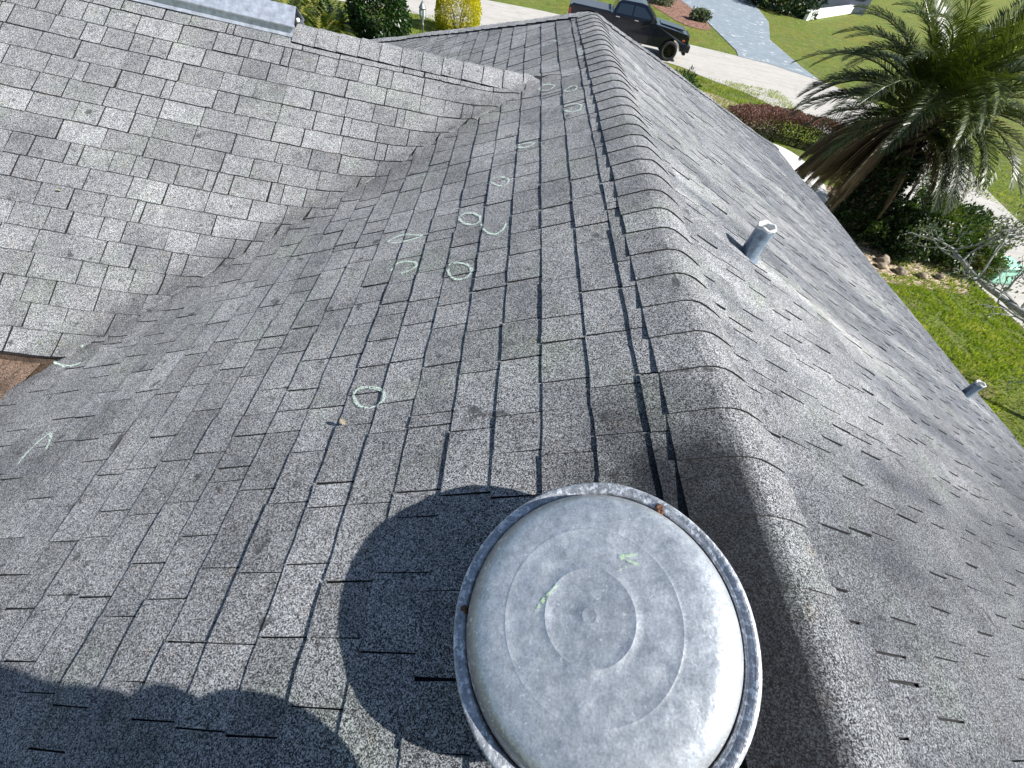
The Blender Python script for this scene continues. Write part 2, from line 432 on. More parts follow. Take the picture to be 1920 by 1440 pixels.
# underlayment and drip edge of the left slope
def strip_sheet(mb, fn, s_list, lo, hi, h, mi=1, na=24):
    prev = None
    for s_ in s_list:
        l, u_ = lo(s_), hi(s_)
        cur = [mb.vert(fn(l+(u_-l)*i/na, s_, h)) for i in range(na+1)]
        if prev:
            for i in range(na): mb.face((prev[i], cur[i], cur[i+1], prev[i+1]), mi, .5)
        prev = cur
fr = lambda a, b, n: [a+(b-a)*i/n for i in range(n+1)]
strip_sheet(mb, surfL, fr(.05, -xb/math.cos(tA), 4), lambda s: Y0, lambda s: yp+s*math.cos(tA), -.0025, na=60)
strip_sheet(mb, surfL, fr(-xb/math.cos(tA), smin, 24), lambda s: Y0, lambda s: yvn(s)+.05, -.0025, na=60)
strip_sheet(mb, surfL, fr(-xb/math.cos(tA), 5.9, 24), lambda s: yvf(s)-.03, lambda s: yp+s*math.cos(tA), -.0025, na=20)
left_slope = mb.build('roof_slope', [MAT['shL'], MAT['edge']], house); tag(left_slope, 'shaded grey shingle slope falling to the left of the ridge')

mb = MB()
rows(mb, surfR, .2, 42, lambda s, q: Y0, lambda s, q: yp+s*math.cos(tR), rnd, [.95, 1., 1.06, 1.02], .0082, joint=3.5, nearf=.26, wmin=.13, wmax=.30)
strip_sheet(mb, surfR, fr(.05, eaveS-.01, 30), lambda s: Y0, lambda s: yp+s*math.cos(tR), -.0025, na=60)
tag(mb.build('roof_slope', [MAT['shR'], MAT['edge']], house), 'sunlit grey shingle slope with dark streaks falling to the right of the ridge')

mb = MB()
XB1 = 8.0
rows(mb, surfB, .204, 17, lambda s, q: sv(s)-.02, lambda s, q: XB1, rnd, [.80, .85, .88, .88, .92, 1.02], .0095, joint=1.9, s_stop=tend, wmin=.11, wmax=.27)
strip_sheet(mb, surfB, fr(0, tend, 16), lambda s: sv(s)-.05, lambda s: XB1, -.0025, na=60)
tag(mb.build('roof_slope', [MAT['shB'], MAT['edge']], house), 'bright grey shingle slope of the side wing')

# back slope of the wing and the hip end slope (seen only from other positions)
mb = MB()
zf = eaveZ
def surfBb(a, t, h):
    q = V((-a, yb, zb))+V((0, math.cos(tB), -math.sin(tB)))*t; q += V((0, math.sin(tB), math.cos(tB)))*(h+warp(q)); q.z += rise(-a); return q
def svb(t): return -(zb+rise(-.4-1.2*t)-t*math.sin(tB))/math.tan(tA)+.04
strip_sheet(mb, surfBb, fr(0, 4.4, 14), svb, lambda s: XB1, .001, 0, 30)
i = len(mb.v); mb.v += [(0, yp, -.006), (-5.45, yp+5.45, eaveZ+.1), (eaveX, yp+eaveX, eaveZ-.006)]; mb.face((i, i+1, i+2), 0, 1.)
tag(mb.build('roof_slope', [MAT['shB'], MAT['edge']], house), 'grey shingle hip end slope facing the street')

# ridge and hip caps
def caps(mb, P0, P1, dA, nA, dB, nB, half, rnd, E=E_, rev=False, tones=(.92, 1., 1.08), rad=.042, th=.0062, zfun=None, dark=None, wa=1., wb=1., hb_=.0085, fade=1.):
    P0, P1 = V(P0), V(P1); L = (P1-P0).length; U = (P1-P0)/L; n = int(L/E)+1
    prof = [(-half, dA, nA), (-half*.62, dA, nA), (-half*.34, dA, nA), (-half*.15, dA, nA), (0, None, None),
            (half*.15, dB, nB), (half*.34, dB, nB), (half*.62, dB, nB), (half, dB, nB)]
    fz = [1, 1, 1, 1, 1, 1, 1, 1-.2*(1-fade), fade]
    up = (nA+nB).normalized()
    def pt(u_, s_, d, n_, h):
        base = P0+U*u_
        if d is None: q = base+up*(h-rad*.22+warp(base, wa))
        else:
            q = base+d*abs(s_); q += n_*(h+warp(q, wa if s_ < 0 else wb))
            k = max(0, 1-abs(s_)/rad); q -= up*(k*k*rad*.25)
        q.z += (zfun(base) if zfun else 0)
        return q
    for k in range(n):
        u_a = k*E; u_b = min((k+1)*E+.012, L+.02)
        if u_a > L-.02: break
        sk = rnd.uniform(-.004, .004); tn = rnd.choice(tones)*rnd.uniform(.92, 1.08)
        jw = 1+rnd.uniform(-.03, .03)
        if dark: tn *= dark(u_a)
        T, Bm, Lw = [], [], []
        for pi_, (s_, d, n_) in enumerate(prof):
            w_ = sk*s_/half+rnd.uniform(-.0012, .0012); lift = rnd.uniform(0, .0015)
            T.append(mb.vert(pt(u_b, s_*jw, d, n_, hb_*fz[pi_])))
            Bm.append(mb.vert(pt(u_a+w_, s_*jw, d, n_, (hb_+.0003+th+lift)*fz[pi_])))
            Lw.append(mb.vert(pt(u_a+w_+.0015, s_*jw, d, n_, .0005)))
        for i in range(len(prof)-1):
            mb.face((Bm[i], Bm[i+1], T[i+1], T[i]), 0, tn); mb.face((Bm[i], Lw[i], Lw[i+1], Bm[i+1]), 1, tn)
        for j in (0, -1):
            e = mb.vert(pt(u_b, prof[j][0]*jw, prof[j][1], prof[j][2], -.002))
            mb.face((Bm[j], Lw[j], e, T[j]), 1, tn)
dL, nLv, dR, nRv = SL['L'][2], SL['L'][3], SL['R'][2], SL['R'][3]
dBf, nBf = SL['B'][2], SL['B'][3]
dBb, nBb = V((0, math.cos(tB), -math.sin(tB))), V((0, math.sin(tB), math.cos(tB)))
mb = MB(); caps(mb, (0, Y0, 0), (0, yp-.02, 0), dL, nLv, dR, nRv, .155, rnd, wb=1.5, th=.0055, fade=.30, tones=(.88, .94, 1.0))
o = mb.build('ridge_cap', [MAT['shL'], MAT['edge']], house, smooth=False); tag(o, 'row of overlapping cap shingles bent over the main ridge')
# hips
def hipdirs(U, n1, n2):
    U = U.normalized(); a = n1.cross(U).normalized(); a = a if a.z < 0 else -a
    b = n2.cross(U).normalized(); b = b if b.z < 0 else -b
    return a, b
nH = V((0, math.sin(tR), math.cos(tR)))
for (tgt, n1) in (((-5.42, yp+5.42, zL(-5.42)), nLv), ((eaveX, yp+eaveX, eaveZ), nRv)):
    P0 = V((0, yp, 0)); P1 = V(tgt); U = P1-P0
    a, b = hipdirs(U, n1, nH)
    mb = MB(); caps(mb, P1, P0, a, n1, b, nH, .17, rnd, hb_=.013, th=.007, wa=1. if tgt[0] < 0 else 1.5,  tones=(1., 1.1, 1.15) if tgt[0] < 0 else (.9, 1.))
    mb.build('hip_cap', [MAT['shB'] if tgt[0] < 0 else MAT['shR'], MAT['edge']], house)
mb = MB(); caps(mb, (-2.16, yb, zb), (xb+.12, yb, zb), dBf, nBf, dBb, nBb, .158, rnd, hb_=.014, th=.007, zfun=lambda p: rise(p.x), tones=(.88, .94, 1.0))
mb.build('ridge_cap', [MAT['shB'], MAT['edge']], house); mb = MB(); caps(mb, (-XB1, yb, zb), (-4.6, yb, zb), dBf, nBf, dBb, nBb, .158, rnd, hb_=.014, th=.007, zfun=lambda p: rise(p.x), tones=(.88, .94, 1.0))
tag(mb.build('ridge_cap', [MAT['shB'], MAT['edge']], house), 'row of pale cap shingles along the wing ridge')

# sheet metal ridge vent on the wing ridge
mb = MB()
x0, x1 = -2.15, -4.65
prof = [(-.108, .010), (-.084, .012), (-.080, .056), (-.098, .058), (-.098, .064), (0, .100), (.098, .064), (.098, .058), (.080, .056), (.084, .012), (.108, .010)]
nx = 10; rg = []
for i in range(nx+1):
    x = x0+(x1-x0)*i/nx
    rg.append([mb.vert((x, yb+py, zb+rise(x)+pz-abs(py)*math.tan(tB)*.98)) for py, pz in prof])
for i in range(nx):
    for j in range(len(prof)-1): mb.face((rg[i][j], rg[i][j+1], rg[i+1][j+1], rg[i+1][j]), 0)
# end plate, set back a little inside the hood
ep = [mb.vert((x0-.03, yb+py*.92, zb+rise(x0)+pz-.006-abs(py)*math.tan(tB)*.98)) for py, pz in prof[1:-1]]
mb.face(ep, 1)
rv = mb.build('metal_ridge_vent', [MAT['ventmetal'], MAT['hole']], house)
m = rv.modifiers.new('s', 'SOLIDIFY'); m.thickness = .0025; m.offset = 0
tag(rv, 'raised sheet metal vent strip along the wing ridge')
mb = MB(); mb.box((x0+.004, yb-.02, zb+.085), (.016, .03, .02), mi=0)
bevel(mb.build('end_filler', MAT['white'], rv), .005)

# brown low roof in front of the wing, at the foot of the left slope
mb = MB()
zfr = -1.315
nx, ny = 16, 12
gr = [[mb.vert((-3.06-5.5*i/nx, 1.52-(1.52-Y0)*j/ny, zfr-.035*(5.5*i/nx)+.006*noise.noise(V((i*.7, j*.6, 0))))) for j in range(ny+1)] for i in range(nx+1)]
for i in range(nx):
    for j in range(ny): mb.face((gr[i][j], gr[i+1][j], gr[i+1][j+1], gr[i][j+1]), 0)
tag(mb.build('porch_roof', MAT['felt'], house), 'brown granule covered low roof beside the left slope')
# drip edges at the foot of left slope and wing
mb = MB()

for j in range(40):
    a, b = Y0+(1.5-Y0)*j/40, Y0+(1.5-Y0)*(j+1)/40
    A, B_ = surfL(a, smin-.004, -.004), surfL(b, smin-.004, -.004)
    mb.quad(A, B_, (B_.x, B_.y, zfr-.02), (A.x, A.y, zfr-.02), 0)
for j in range(30):
    a, b = 2.96+(XB1-2.96)*j/30, 2.96+(XB1-2.96)*(j+1)/30
    A, B_ = surfB(a, tend-.01, -.004), surfB(b, tend-.01, -.004)
    mb.quad(A, B_, (B_.x, B_.y+.003, zfr-.3), (A.x, A.y+.003, zfr-.3), 0)
mb.build('drip_edge', MAT['felt'], house)
# walls, fascia and soffit
mb = MB()
def wallbox(x0, x1, y0, y1, z1): mb.box(((x0+x1)/2, (y0+y1)/2, (GZ+z1)/2), (x1-x0, y1-y0, z1-GZ))
wallbox(-3.6, eaveX-.55, Y0+.2, yp+4.9, eaveZ-.12)
wallbox(-XB1+.3, -3.61, 1.9, 7.0, eaveZ-.12)
mb.build('wall', MAT['stucco'], house)
mb = MB()
mb.box((eaveX-.02, (Y0+yp+eaveX)/2, eaveZ-.085), (.03, yp+eaveX-Y0, .14))
mb.box(((eaveX-5.4)/2, yp+eaveX-.02, eaveZ-.085), (eaveX+5.4, .03, .14))
mb.box((eaveX-.32, (Y0+yp+eaveX)/2, eaveZ-.165), (.58, yp+eaveX-Y0-.1, .012))
mb.build('fascia', MAT['white'], house)

# plumbing pipes with lead boots
def pipe(base, r_, h, tilt, lab):
    base = V(base); mb = MB()
    T = V(tilt).normalized(); A = T.cross(V((0, 1, 0))).normalized(); B = T.cross(A)
    rr_ = random.Random(5)
    ph = rr_.random()*6
    def jit(r, hh, a): return (.0035*math.sin(3*a+hh*20+ph)*(.5+.5*math.sin(a*2+hh*9)), .004*math.sin(5*a+ph) if hh > h-.03 else 0)
    prof = [(r_*1.4, -.02), (r_*1.3, -.004), (r_*1.12, .008), (r_*1.02, .028), (r_*1.06, .034), (r_*1.0, .042), (r_*1.05, .05), (r_, .06), (r_*.99, h*.5), (r_*1.01, h*.75), (r_*1.0, h-.012), (r_*1.05, h-.004), (r_*.98, h+.004), (r_*.82, h), (r_*.78, h-.03), (r_*.78, h-.12)]
    mis = [0]*10+[1, 1, 1, 1, 2]
    mb.lathe(prof, 28, base, (A, B, T), jit=jit, mis=mis)
    o = mb.build('vent_pipe', [MAT['lead'], MAT['leadlip'], MAT['hole']], house, smooth=True)
    tag(o, lab)
    mb = MB(); n_ = SL['R'][3]; d_ = SL['R'][2]
    mb.lathe([(r_*.775, h-.06), (0, h-.06)], 16, base, (A, B, T), mi=0)
    mb.build('pipe_bore', MAT['hole'], o)
P1 = surfR(1.862, .648, .0); P2 = surfR(2.771, 4.59, 0)
pipe(P1, .043, .165, (.0, .0, 1), 'blue grey lead sleeved plumbing pipe nearer the ridge')
pipe(P2, .044, .175, (.0, .06, 1), 'blue grey lead sleeved plumbing pipe near the eave')

# round galvanised fan vent, square to the left slope
VC = SL['L'][2]*.376+V((0, .1575, 0)); ax = (V((0, 1, 0)), -SL['L'][2], nLv)
hb = .12
def vj(r, h, a):
    k = noise.noise(V((math.cos(a)*2.2, math.sin(a)*2.2, r*9)))
    return (.0022*k*(r/.27), .003*k*(r/.27))
rim = MB()
rim.lathe([(.252, hb-.030), (.268, hb-.028), (.2715, hb-.018), (.2722, hb-.004), (.2700, hb+.0035), (.2655, hb+.006), (.2600, hb+.0035), (.2545, hb+.0015), (.2500, hb+.0025), (.2475, hb-.002), (.2465, hb-.012)], 128, VC, ax, jit=vj)
vent = MB()
vent.lathe([(.155, -.02), (.155, hb-.012)], 48, VC, ax)
vent.lathe([(.245, hb-.0118), (.0, hb-.0118)], 48, VC, ax)
vb = vent.build('fan_vent', [MAT['galv']], house); tag(vb, 'large round domed galvanised fan vent on the left slope beside the ridge')
dome = MB()
def dj(r, h, a):
    k = noise.noise(V((math.cos(a)*r*16, math.sin(a)*r*16, 3)))+.5*noise.noise(V((math.cos(a)*r*40, math.sin(a)*r*40, 6)))
    return (0, .0014*k*min(1, (.245-r)*20))
pr = [(.2462, hb-.012), (.2455, hb-.003), (.243, hb+.006), (.238, hb+.016), (.231, hb+.0245), (.222, hb+.031), (.212, hb+.0355), (.200, hb+.0385), (.186, hb+.0405), (.172, hb+.0415), (.160, hb+.042),
      (.1556, hb+.0421), (.1547, hb+.0425), (.1541, hb+.0425), (.1532, hb+.0423), (.135, hb+.0435), (.115, hb+.0445), (.095, hb+.045),
      (.0806, hb+.0452), (.0797, hb+.0457), (.0791, hb+.0457), (.0782, hb+.0454), (.06, hb+.0458), (.035, hb+.046), (.0140, hb+.0461), (.0132, hb+.0464), (.0124, hb+.0464), (.0116, hb+.0462), (0, hb+.0462)]
dome.lathe(pr, 128, VC, ax, jit=dj)
dm = dome.build('dome', MAT['galv'], vb, smooth=True)
rm = rim.build('rim', MAT['rim'], vb, smooth=True); 
gp = MB(); gp.lathe([(.2478, hb-.004), (.2445, hb-.0035)], 128, VC, ax); gp.build('seam', MAT['gap'], vb)
for (s_, y_) in ((.228, .357), (.630, .178)):
    d2 = V((y_-.1575, -(s_-.376))); d2.normalize()
    c_ = VC+ax[0]*d2.x*.250+ax[1]*d2.y*.250+nLv*(hb+.001)
    mb = MB(); rr_ = random.Random(int(s_*100))
    for _ in range(9):
        q = c_+V((rr_.uniform(-.008, .008), rr_.uniform(-.008, .008), rr_.uniform(-.001, .004))); rs = rr_.uniform(.003, .0065)
        mb.lathe([(rs, 0), (rs*.8, rs*.5), (0, rs*.7)], 7, q, ax)
    mb.build('rusty_screw', MAT['rust'], vb, smooth=True)
# flat flashing sheet of the vent on the roof
mb = MB()
cs = [surfL(.1575-.25, .376-.25, .009), surfL(.1575+.25, .376-.25, .009), surfL(.1575+.25, .376+.25, .011), surfL(.1575-.25, .376+.25, .011)]

# chalk rings drawn by the roof inspector
def ribbon(mb, pts, fn, w_, rnd, h=.0105):
    # resample and lay a broken ribbon just above the shingle faces
    out = []
    for i in range(len(pts)-1):
        a, b = V((*pts[i], 0)), V((*pts[i+1], 0)); n = max(1, int((b-a).length/.006))
        for k in range(n): out.append(a+(b-a)*k/n)
    out.append(V((*pts[-1], 0)))
    # smooth the polyline
    for _ in range(6): out = [out[0]]+[(out[i-1]+out[i]*2+out[i+1])/4 for i in range(1, len(out)-1)]+[out[-1]]
    prev = None
    for i, q in enumerate(out):
        d = out[min(i+1, len(out)-1)]-out[max(i-1, 0)]
        if d.length < 1e-6: continue
        d.normalize(); s_ = V((-d.y, d.x, 0))*w_*(.75+.5*noise.noise(V((q.x*40, q.y*40, 0)))) 
        A, B_ = q+s_, q-s_
        cur = (mb.vert(fn(A.y, A.x)), mb.vert(fn(B_.y, B_.x)))
        if prev: mb.face((prev[0], prev[1], cur[1], cur[0]), 0)
        prev = cur
def topL(a, s):
    k = (s-.206)/E_; f = k-math.floor(k)
    return surfL(a, s, .0030+.0072*1.35*min(1, .42+f*.62))
MARKS = {'a': [(1.182, .903), (1.173, .926), (1.134, .927), (1.083, .911), (1.05, .882), (1.045, .846), (1.07, .834), (1.105, .826), (1.144, .845), (1.168, .872), (1.182, .9)],
 'b': [(.915, 1.578), (.897, 1.592), (.865, 1.581), (.822, 1.555), (.8, 1.517), (.803, 1.473), (.83, 1.456), (.864, 1.459), (.896, 1.495), (.913, 1.546)],
 'c': [(1.301, 1.907), (1.271, 1.934), (1.228, 1.947), (1.161, 1.916), (1.097, 1.891), (1.138, 1.879), (1.189, 1.87), (1.244, 1.885), (1.274, 1.887)],
 'd': [(1.221, 1.646), (1.197, 1.689), (1.156, 1.692), (1.096, 1.671), (1.083, 1.634), (1.111, 1.61), (1.157, 1.601)],
 'e': [(.921, 1.972), (.89, 2.0), (.843, 1.989), (.799, 1.94), (.799, 1.887), (.836, 1.873), (.879, 1.905), (.914, 1.959), (.921, 1.972)],
 'f': [(.79, 1.868), (.77, 1.805), (.74, 1.757), (.703, 1.738), (.674, 1.766), (.661, 1.815)],
 'g': [(.782, 2.282), (.747, 2.301), (.701, 2.289), (.666, 2.24), (.675, 2.192), (.704, 2.184), (.741, 2.22), (.779, 2.275)],
 'h': [(.646, 2.638), (.607, 2.65), (.559, 2.642), (.53, 2.616), (.558, 2.59), (.599, 2.587), (.639, 2.626)],
 'i': [(.355, 3.031), (.313, 3.053), (.267, 3.035), (.237, 2.984), (.254, 2.917), (.296, 2.915), (.343, 2.968), (.355, 3.031)],
 'j': [(.338, 3.308), (.311, 3.347), (.278, 3.371), (.247, 3.334), (.261, 3.273), (.297, 3.263), (.331, 3.302)],
 'k': [(.514, 3.48), (.483, 3.531), (.437, 3.523), (.392, 3.483), (.416, 3.438), (.453, 3.417), (.506, 3.473)],
 'l': [(3.034, 1.504), (3.093, 1.532), (3.135, 1.525), (3.183, 1.519), (3.211, 1.484), (3.233, 1.456), (3.159, 1.411), (3.076, 1.387), (3.012, 1.382), (2.976, 1.398)],
 'm': [(2.736, .77), (2.745, .817), (2.74, .858), (2.728, .895), (2.71, .926), (2.677, .899), (2.645, .839), (2.636, .8), (2.641, .765)],
 'n': [(.413, 4.619), (.376, 4.609), (.345, 4.554)], 'o': [(.637, 4.592), (.589, 4.571)]}
for k, pts in MARKS.items():
    mb = MB(); ribbon(mb, pts, topL, .0062 if k in 'nojk' else .0075, rnd)
    mb.build('chalk_mark', MAT['chalk'], left_slope)
for pts in ([(.314, .256), (.297, .256), (.28, .258)], [(.312, .253), (.296, .247), (.28, .239)], [(.315, .231), (.302, .236)], [(.473, .165), (.463, .178), (.453, .19)], [(.467, .171), (.455, .184), (.442, .202), (.431, .208)]):
    mb = MB(); ribbon(mb, pts, lambda a, s: SL['L'][2]*s+V((0, a, 0))+nLv*(hb+.0475), .0032, rnd)
    o = mb.build('chalk_stroke', MAT['chalk2'], vb)

# dry leaves lying on the roof
lm = leaf_mat('dry_leaf', [(.22, .18, .12), (.30, .26, .17)], .8, .1)
for i, (a, s, z, fn, lab) in enumerate(((.764, 1.167, .3, surfL, 'small tan dry leaf lying below the nearest chalk ring'), (2.31, 3.17, 1.2, None, 'curled tan scrap of leaf on the wing slope near the left edge'))):
    q = fn(a, s, .014) if fn else surfB(3.17, (yb-2.31)/math.cos(tB), .013)
    mb = MB(); n = 7
    for j in range(n):
        t0, t1 = j/n, (j+1)/n
        w0, w1 = .007*math.sin(PI*t0)**.8, .007*math.sin(PI*t1)**.8 if t1 < 1 else 0
        mb.quad(V((t0*.028, -w0, .004*math.sin(t0*3))), V((t1*.028, -w1, .004*math.sin(t1*3))), V((t1*.028, 0, .001)), V((t0*.028, 0, .001)), 0, .6)
        mb.quad(V((t0*.028, 0, .001)), V((t1*.028, 0, .001)), V((t1*.028, w1, .005*math.sin(t1*3))), V((t0*.028, w0, .005*math.sin(t0*3))), 0, .3)
    o = mb.build('dry_leaf', lm); o.location = q; o.rotation_euler = (0, -.35, 2.2+z); tag(o, lab, 'leaf')

# ------------------------------------------------------------------ GROUND
def grassm():
    s = NT('lawn_grass'); c = s.coord()
    a = s.noise(c, .35, 4, .6); b = s.noise(c, 9, 5, .75); d = s.noise(c, 38, 4, .7)
    g = s.ramp(b, [(.25, (.045, .070, .012)), (.45, (.11, .155, .022)), (.62, (.19, .235, .04)), (.8, (.32, .33, .11))])
    g = s.mix(s.ramp(a, [(.45, 0), (.65, .8)]), g, s.mix(1., g, (1.35, 1.0, .95), 'MULTIPLY'))
    # thin brown patches
    g = s.mix(s.ramp(s.noise(s.mapv(c, loc=(4, 2, 0)), 1.1, 5, .7), [(.52, 0), (.66, .55)]), g, (.22, .18, .09))
    g = s.mix(1., g, s.ramp(d, [(.3, .55), (.7, 1.3)]), 'MULTIPLY')
    g = s.mix(1., g, s.ramp(s.noise(c, 2.4, 5, .75), [(.32, .6), (.6, 1.15)]), 'MULTIPLY')
    s.bump(s.math('ADD', b, s.math('MULTIPLY', d, .5)), 1., .08)
    return s.fin(g, .85, 0, .2)
MAT['grass'] = grassm()
def concm(name, base, var, streak=True, spots=False):
    s = NT(name); c = s.coord()
    g = s.ramp(s.noise(c, 2.2, 6, .65), [(.3, tuple(v*(1-var) for v in base)), (.7, tuple(v*(1+var*.6) for v in base))])
    g = s.mix(1., g, s.ramp(s.noise(c, 60, 3, .6), [(.3, .88), (.7, 1.08)]), 'MULTIPLY')
    if streak:
        st = s.noise(s.mapv(c, scale=(.12, 2.6, 1), rot=(0, 0, .42)), 1.3, 4, .6)
        g = s.mix(s.ramp(st, [(.5, 0), (.64, .35)]), g, tuple(v*.62 for v in base))
        cr_ = s.n('TexVoronoi'); cr_.feature = 'DISTANCE_TO_EDGE'; s.set(cr_.inputs['Vector'], s.mix(.35, c, s.n('TexNoise', i_Vector=c).outputs['Color'])); cr_.inputs['Scale'].default_value = .35
        g = s.mix(s.ramp(cr_.outputs[0], [(.0, .4), (.008, 0)]), g, tuple(v*.4 for v in base))
    if spots:
        sp = s.noise(s.mapv(c, loc=(0, 3, 0)), 1.6, 5, .7)
        g = s.mix(s.ramp(sp, [(.60, 0), (.64, .7)]), g, (.62, .60, .58))
    s.bump(s.noise(c, 40, 3), .3, .01)
    return s.fin(g, .85, 0, .3)
MAT['road'] = concm('pale_sun_bleached_asphalt', (.41, .39, .355), .12)
MAT['drive'] = concm('blue_grey_painted_driveway', (.215, .255, .285), .2, False, True)
MAT['path'] = concm('white_concrete', (.62, .61, .57), .08, False)
def mulchm(name, cols, sc_=14):
    s = NT(name); c = s.coord()
    v = s.n('SeparateColor'); s.set(v.inputs[0], s.voro(s.mapv(c, scale=(1, 2.2, 1)), sc_))
    g = s.ramp(s.math('ADD', s.math('MULTIPLY', v.outputs[0], .6), s.math('MULTIPLY', s.noise(c, 7, 4, .7), .4)), [(.25, cols[0]), (.5, cols[1]), (.8, cols[2])])
    s.bump(v.outputs[0], 1., .05)
    return s.fin(g, .95, 0, .2)
MAT['mulch'] = mulchm('red_brown_mulch', [(.06, .03, .022), (.20, .10, .07), (.42, .27, .2)])
MAT['straw'] = mulchm('dry_straw_and_soil', [(.10, .07, .045), (.28, .21, .13), (.58, .50, .36)])

def sheet(name, poly, z, mat, thick=0, kind='structure', sub=0):
    mb = MB(); n = len(poly)
    bm = bmesh.new(); vs = [bm.verts.new((x, y, z)) for x, y in poly]; f = bm.faces.new(vs); bm.normal_update()
    if f.normal.z < 0: f.normal_flip()
    if thick:
        g = bmesh.ops.extrude_face_region(bm, geom=[f])
        for e in g['geom']:
            if isinstance(e, bmesh.types.BMVert): e.co.z += thick
    bmesh.ops.triangulate(bm, faces=bm.faces[:])
    bmesh.ops.recalc_face_normals(bm, faces=bm.faces[:])
    me = bpy.data.meshes.new(name); bm.to_mesh(me); bm.free(); me.materials.append(mat)
    o = bpy.data.objects.new(name, me); col.objects.link(o)
    if kind: o['kind'] = kind
    return o
def smoothpoly(pts, n=6):
    out = []
    m = len(pts)
    for i in range(m-1):
        p0, p1, p2, p3 = (V((*pts[max(i-1, 0)], 0)), V((*pts[i], 0)), V((*pts[i+1], 0)), V((*pts[min(i+2, m-1)], 0)))
        for k in range(n):
            t = k/n
            q = .5*((2*p1)+(-p0+p2)*t+(2*p0-5*p1+4*p2-p3)*t*t+(-p0+3*p1-3*p2+p3)*t**3)
            out.append((q.x, q.y))
    out.append(pts[-1]); return out
sheet('ground', [(-400, -400), (400, -400), (400, 600), (-400, 600)], GZ, MAT['grass'])
near = smoothpoly([(-60, 24), (-20, 26.5), (-8, 27.2), (-2, 27.6), (4, 28.0), (7.6, 27.3), (8.9, 26), (10.7, 24.6), (11.8, 23), (12.8, 21.5), (13.35, 20.3), (13.6, 18), (13.3, 14), (12.9, 10), (13.2, 4), (13.4, -6), (13.4, -60)])
far = smoothpoly([(19.2, -60), (19.0, -6), (18.4, 6), (17.9, 13), (18.5, 17), (19.3, 19.5), (19.9, 21.8), (19.9, 25), (18.6, 28), (16.5, 30.6), (14.6, 31.7), (12.2, 32.2), (9.8, 32.6), (1.6, 33.7), (-3.1, 33.7), (-20, 33), (-60, 30)])
sheet('road', near+far, GZ+.012, MAT['road'])
# neighbour's driveway across the road, with a pale edge
dpoly = [(12.6, 32.1), (12.9, 33.5), (13.0, 44), (12.5, 48.5), (11.5, 58), (22, 62), (21.6, 56), (19.8, 46.6), (17.2, 39.1), (16.9, 32.7), (17.0, 30.0), (14.6, 31.6)]
sheet('driveway', dpoly, GZ+.024, MAT['drive'])
sheet('mulch_bed', smoothpoly([(8.2, 47), (9.4, 42), (10.6, 38.3), (12.6, 38.6), (12.9, 44), (12.4, 48.5), (10, 52)], 4), GZ+.02, MAT['mulch'])
# own driveway / front path that shows behind the wing
sheet('front_walk', smoothpoly([(-7.3, 28.6), (-6.4, 27.9), (-4.4, 26.4), (-3.3, 25.8), (-1, 24), (-1, 13), (6, 13), (6, 22), (5, 28.2), (-3, 28.4)], 3), GZ+.02, MAT['road'])
sheet('path', smoothpoly([(8.0, 9.0), (8.2, 13), (8.4, 17.2), (8.8, 18.3), (9.8, 18.35), (10.5, 17.4), (10.6, 15.6), (10.1, 13.6), (9.4, 12.3), (9.0, 9.0)], 5), GZ+.02, MAT['path'])
sheet('straw_patch', smoothpoly([(8.4, 20.5), (7.2, 21.8), (7.6, 23.3), (8.8, 23.4), (10, 22.2), (10.8, 20.6), (10.2, 19.4), (8.4, 20.5)], 4), GZ+.008, MAT['straw'])
sheet('garden_bed', smoothpoly([(8.8, 11.6), (9.0, 9.8), (10.4, 9.6), (12.3, 9.7), (12.7, 11), (12.6, 14), (11, 15.2), (9.8, 14.6), (8.8, 11.6)], 5), GZ+.008, MAT['straw'])

# lawn blades where the lawn is near enough to show them
def blades(name, regions, mat, seed):
    rr_ = random.Random(seed); mb = MB()
    for (x0, x1, y0, y1, n, hmax) in regions:
        for _ in range(n):
            x, y = rr_.uniform(x0, x1), rr_.uniform(y0, y1)
            cl = noise.noise(V((x*.9, y*.9, 3)))+.8*noise.noise(V((x*3.5, y*3.5, 5)))
            if cl < -.15 and rr_.random() < .7: continue
            h = hmax*rr_.uniform(.45, 1)*(1+.5*cl); a = rr_.random()*6.3; w_ = rr_.uniform(.008, .02)
            dx, dy = math.cos(a)*w_, math.sin(a)*w_; lx, ly = rr_.uniform(-.6, .6)*h, rr_.uniform(-.6, .6)*h
            i = len(mb.v); mb.v += [(x-dx, y-dy, GZ+.0), (x+dx, y+dy, GZ+.0), (x+lx, y+ly, GZ+h)]
            mb.face((i, i+1, i+2), 0, min(1, max(0, .5+cl*.5+rr_.uniform(-.3, .3))))
    o = mb.build(name, mat); o['kind'] = 'stuff'; return o
MAT['blade'] = leaf_mat('grass_blades', [(.055, .095, .012), (.13, .20, .022), (.24, .30, .04), (.38, .37, .13)], .6, .35, .2)
tag(blades('grass', [(7.5, 12.9, -1, 10, 52000, .075), (10.5, 12.9, 6, 12, 5000, .09)], MAT['blade'], 3), 'thick bright green lawn blades beyond the right eave', 'grass')
tag(blades('grass', [(6.2, 13, 18.4, 26, 14000, .11), (17.8, 24, 8, 28, 16000, .12), (-9, -2.5, 19, 27.6, 12000, .12)], MAT['blade'], 4), 'patchy rough grass on the verges along the road', 'grass')

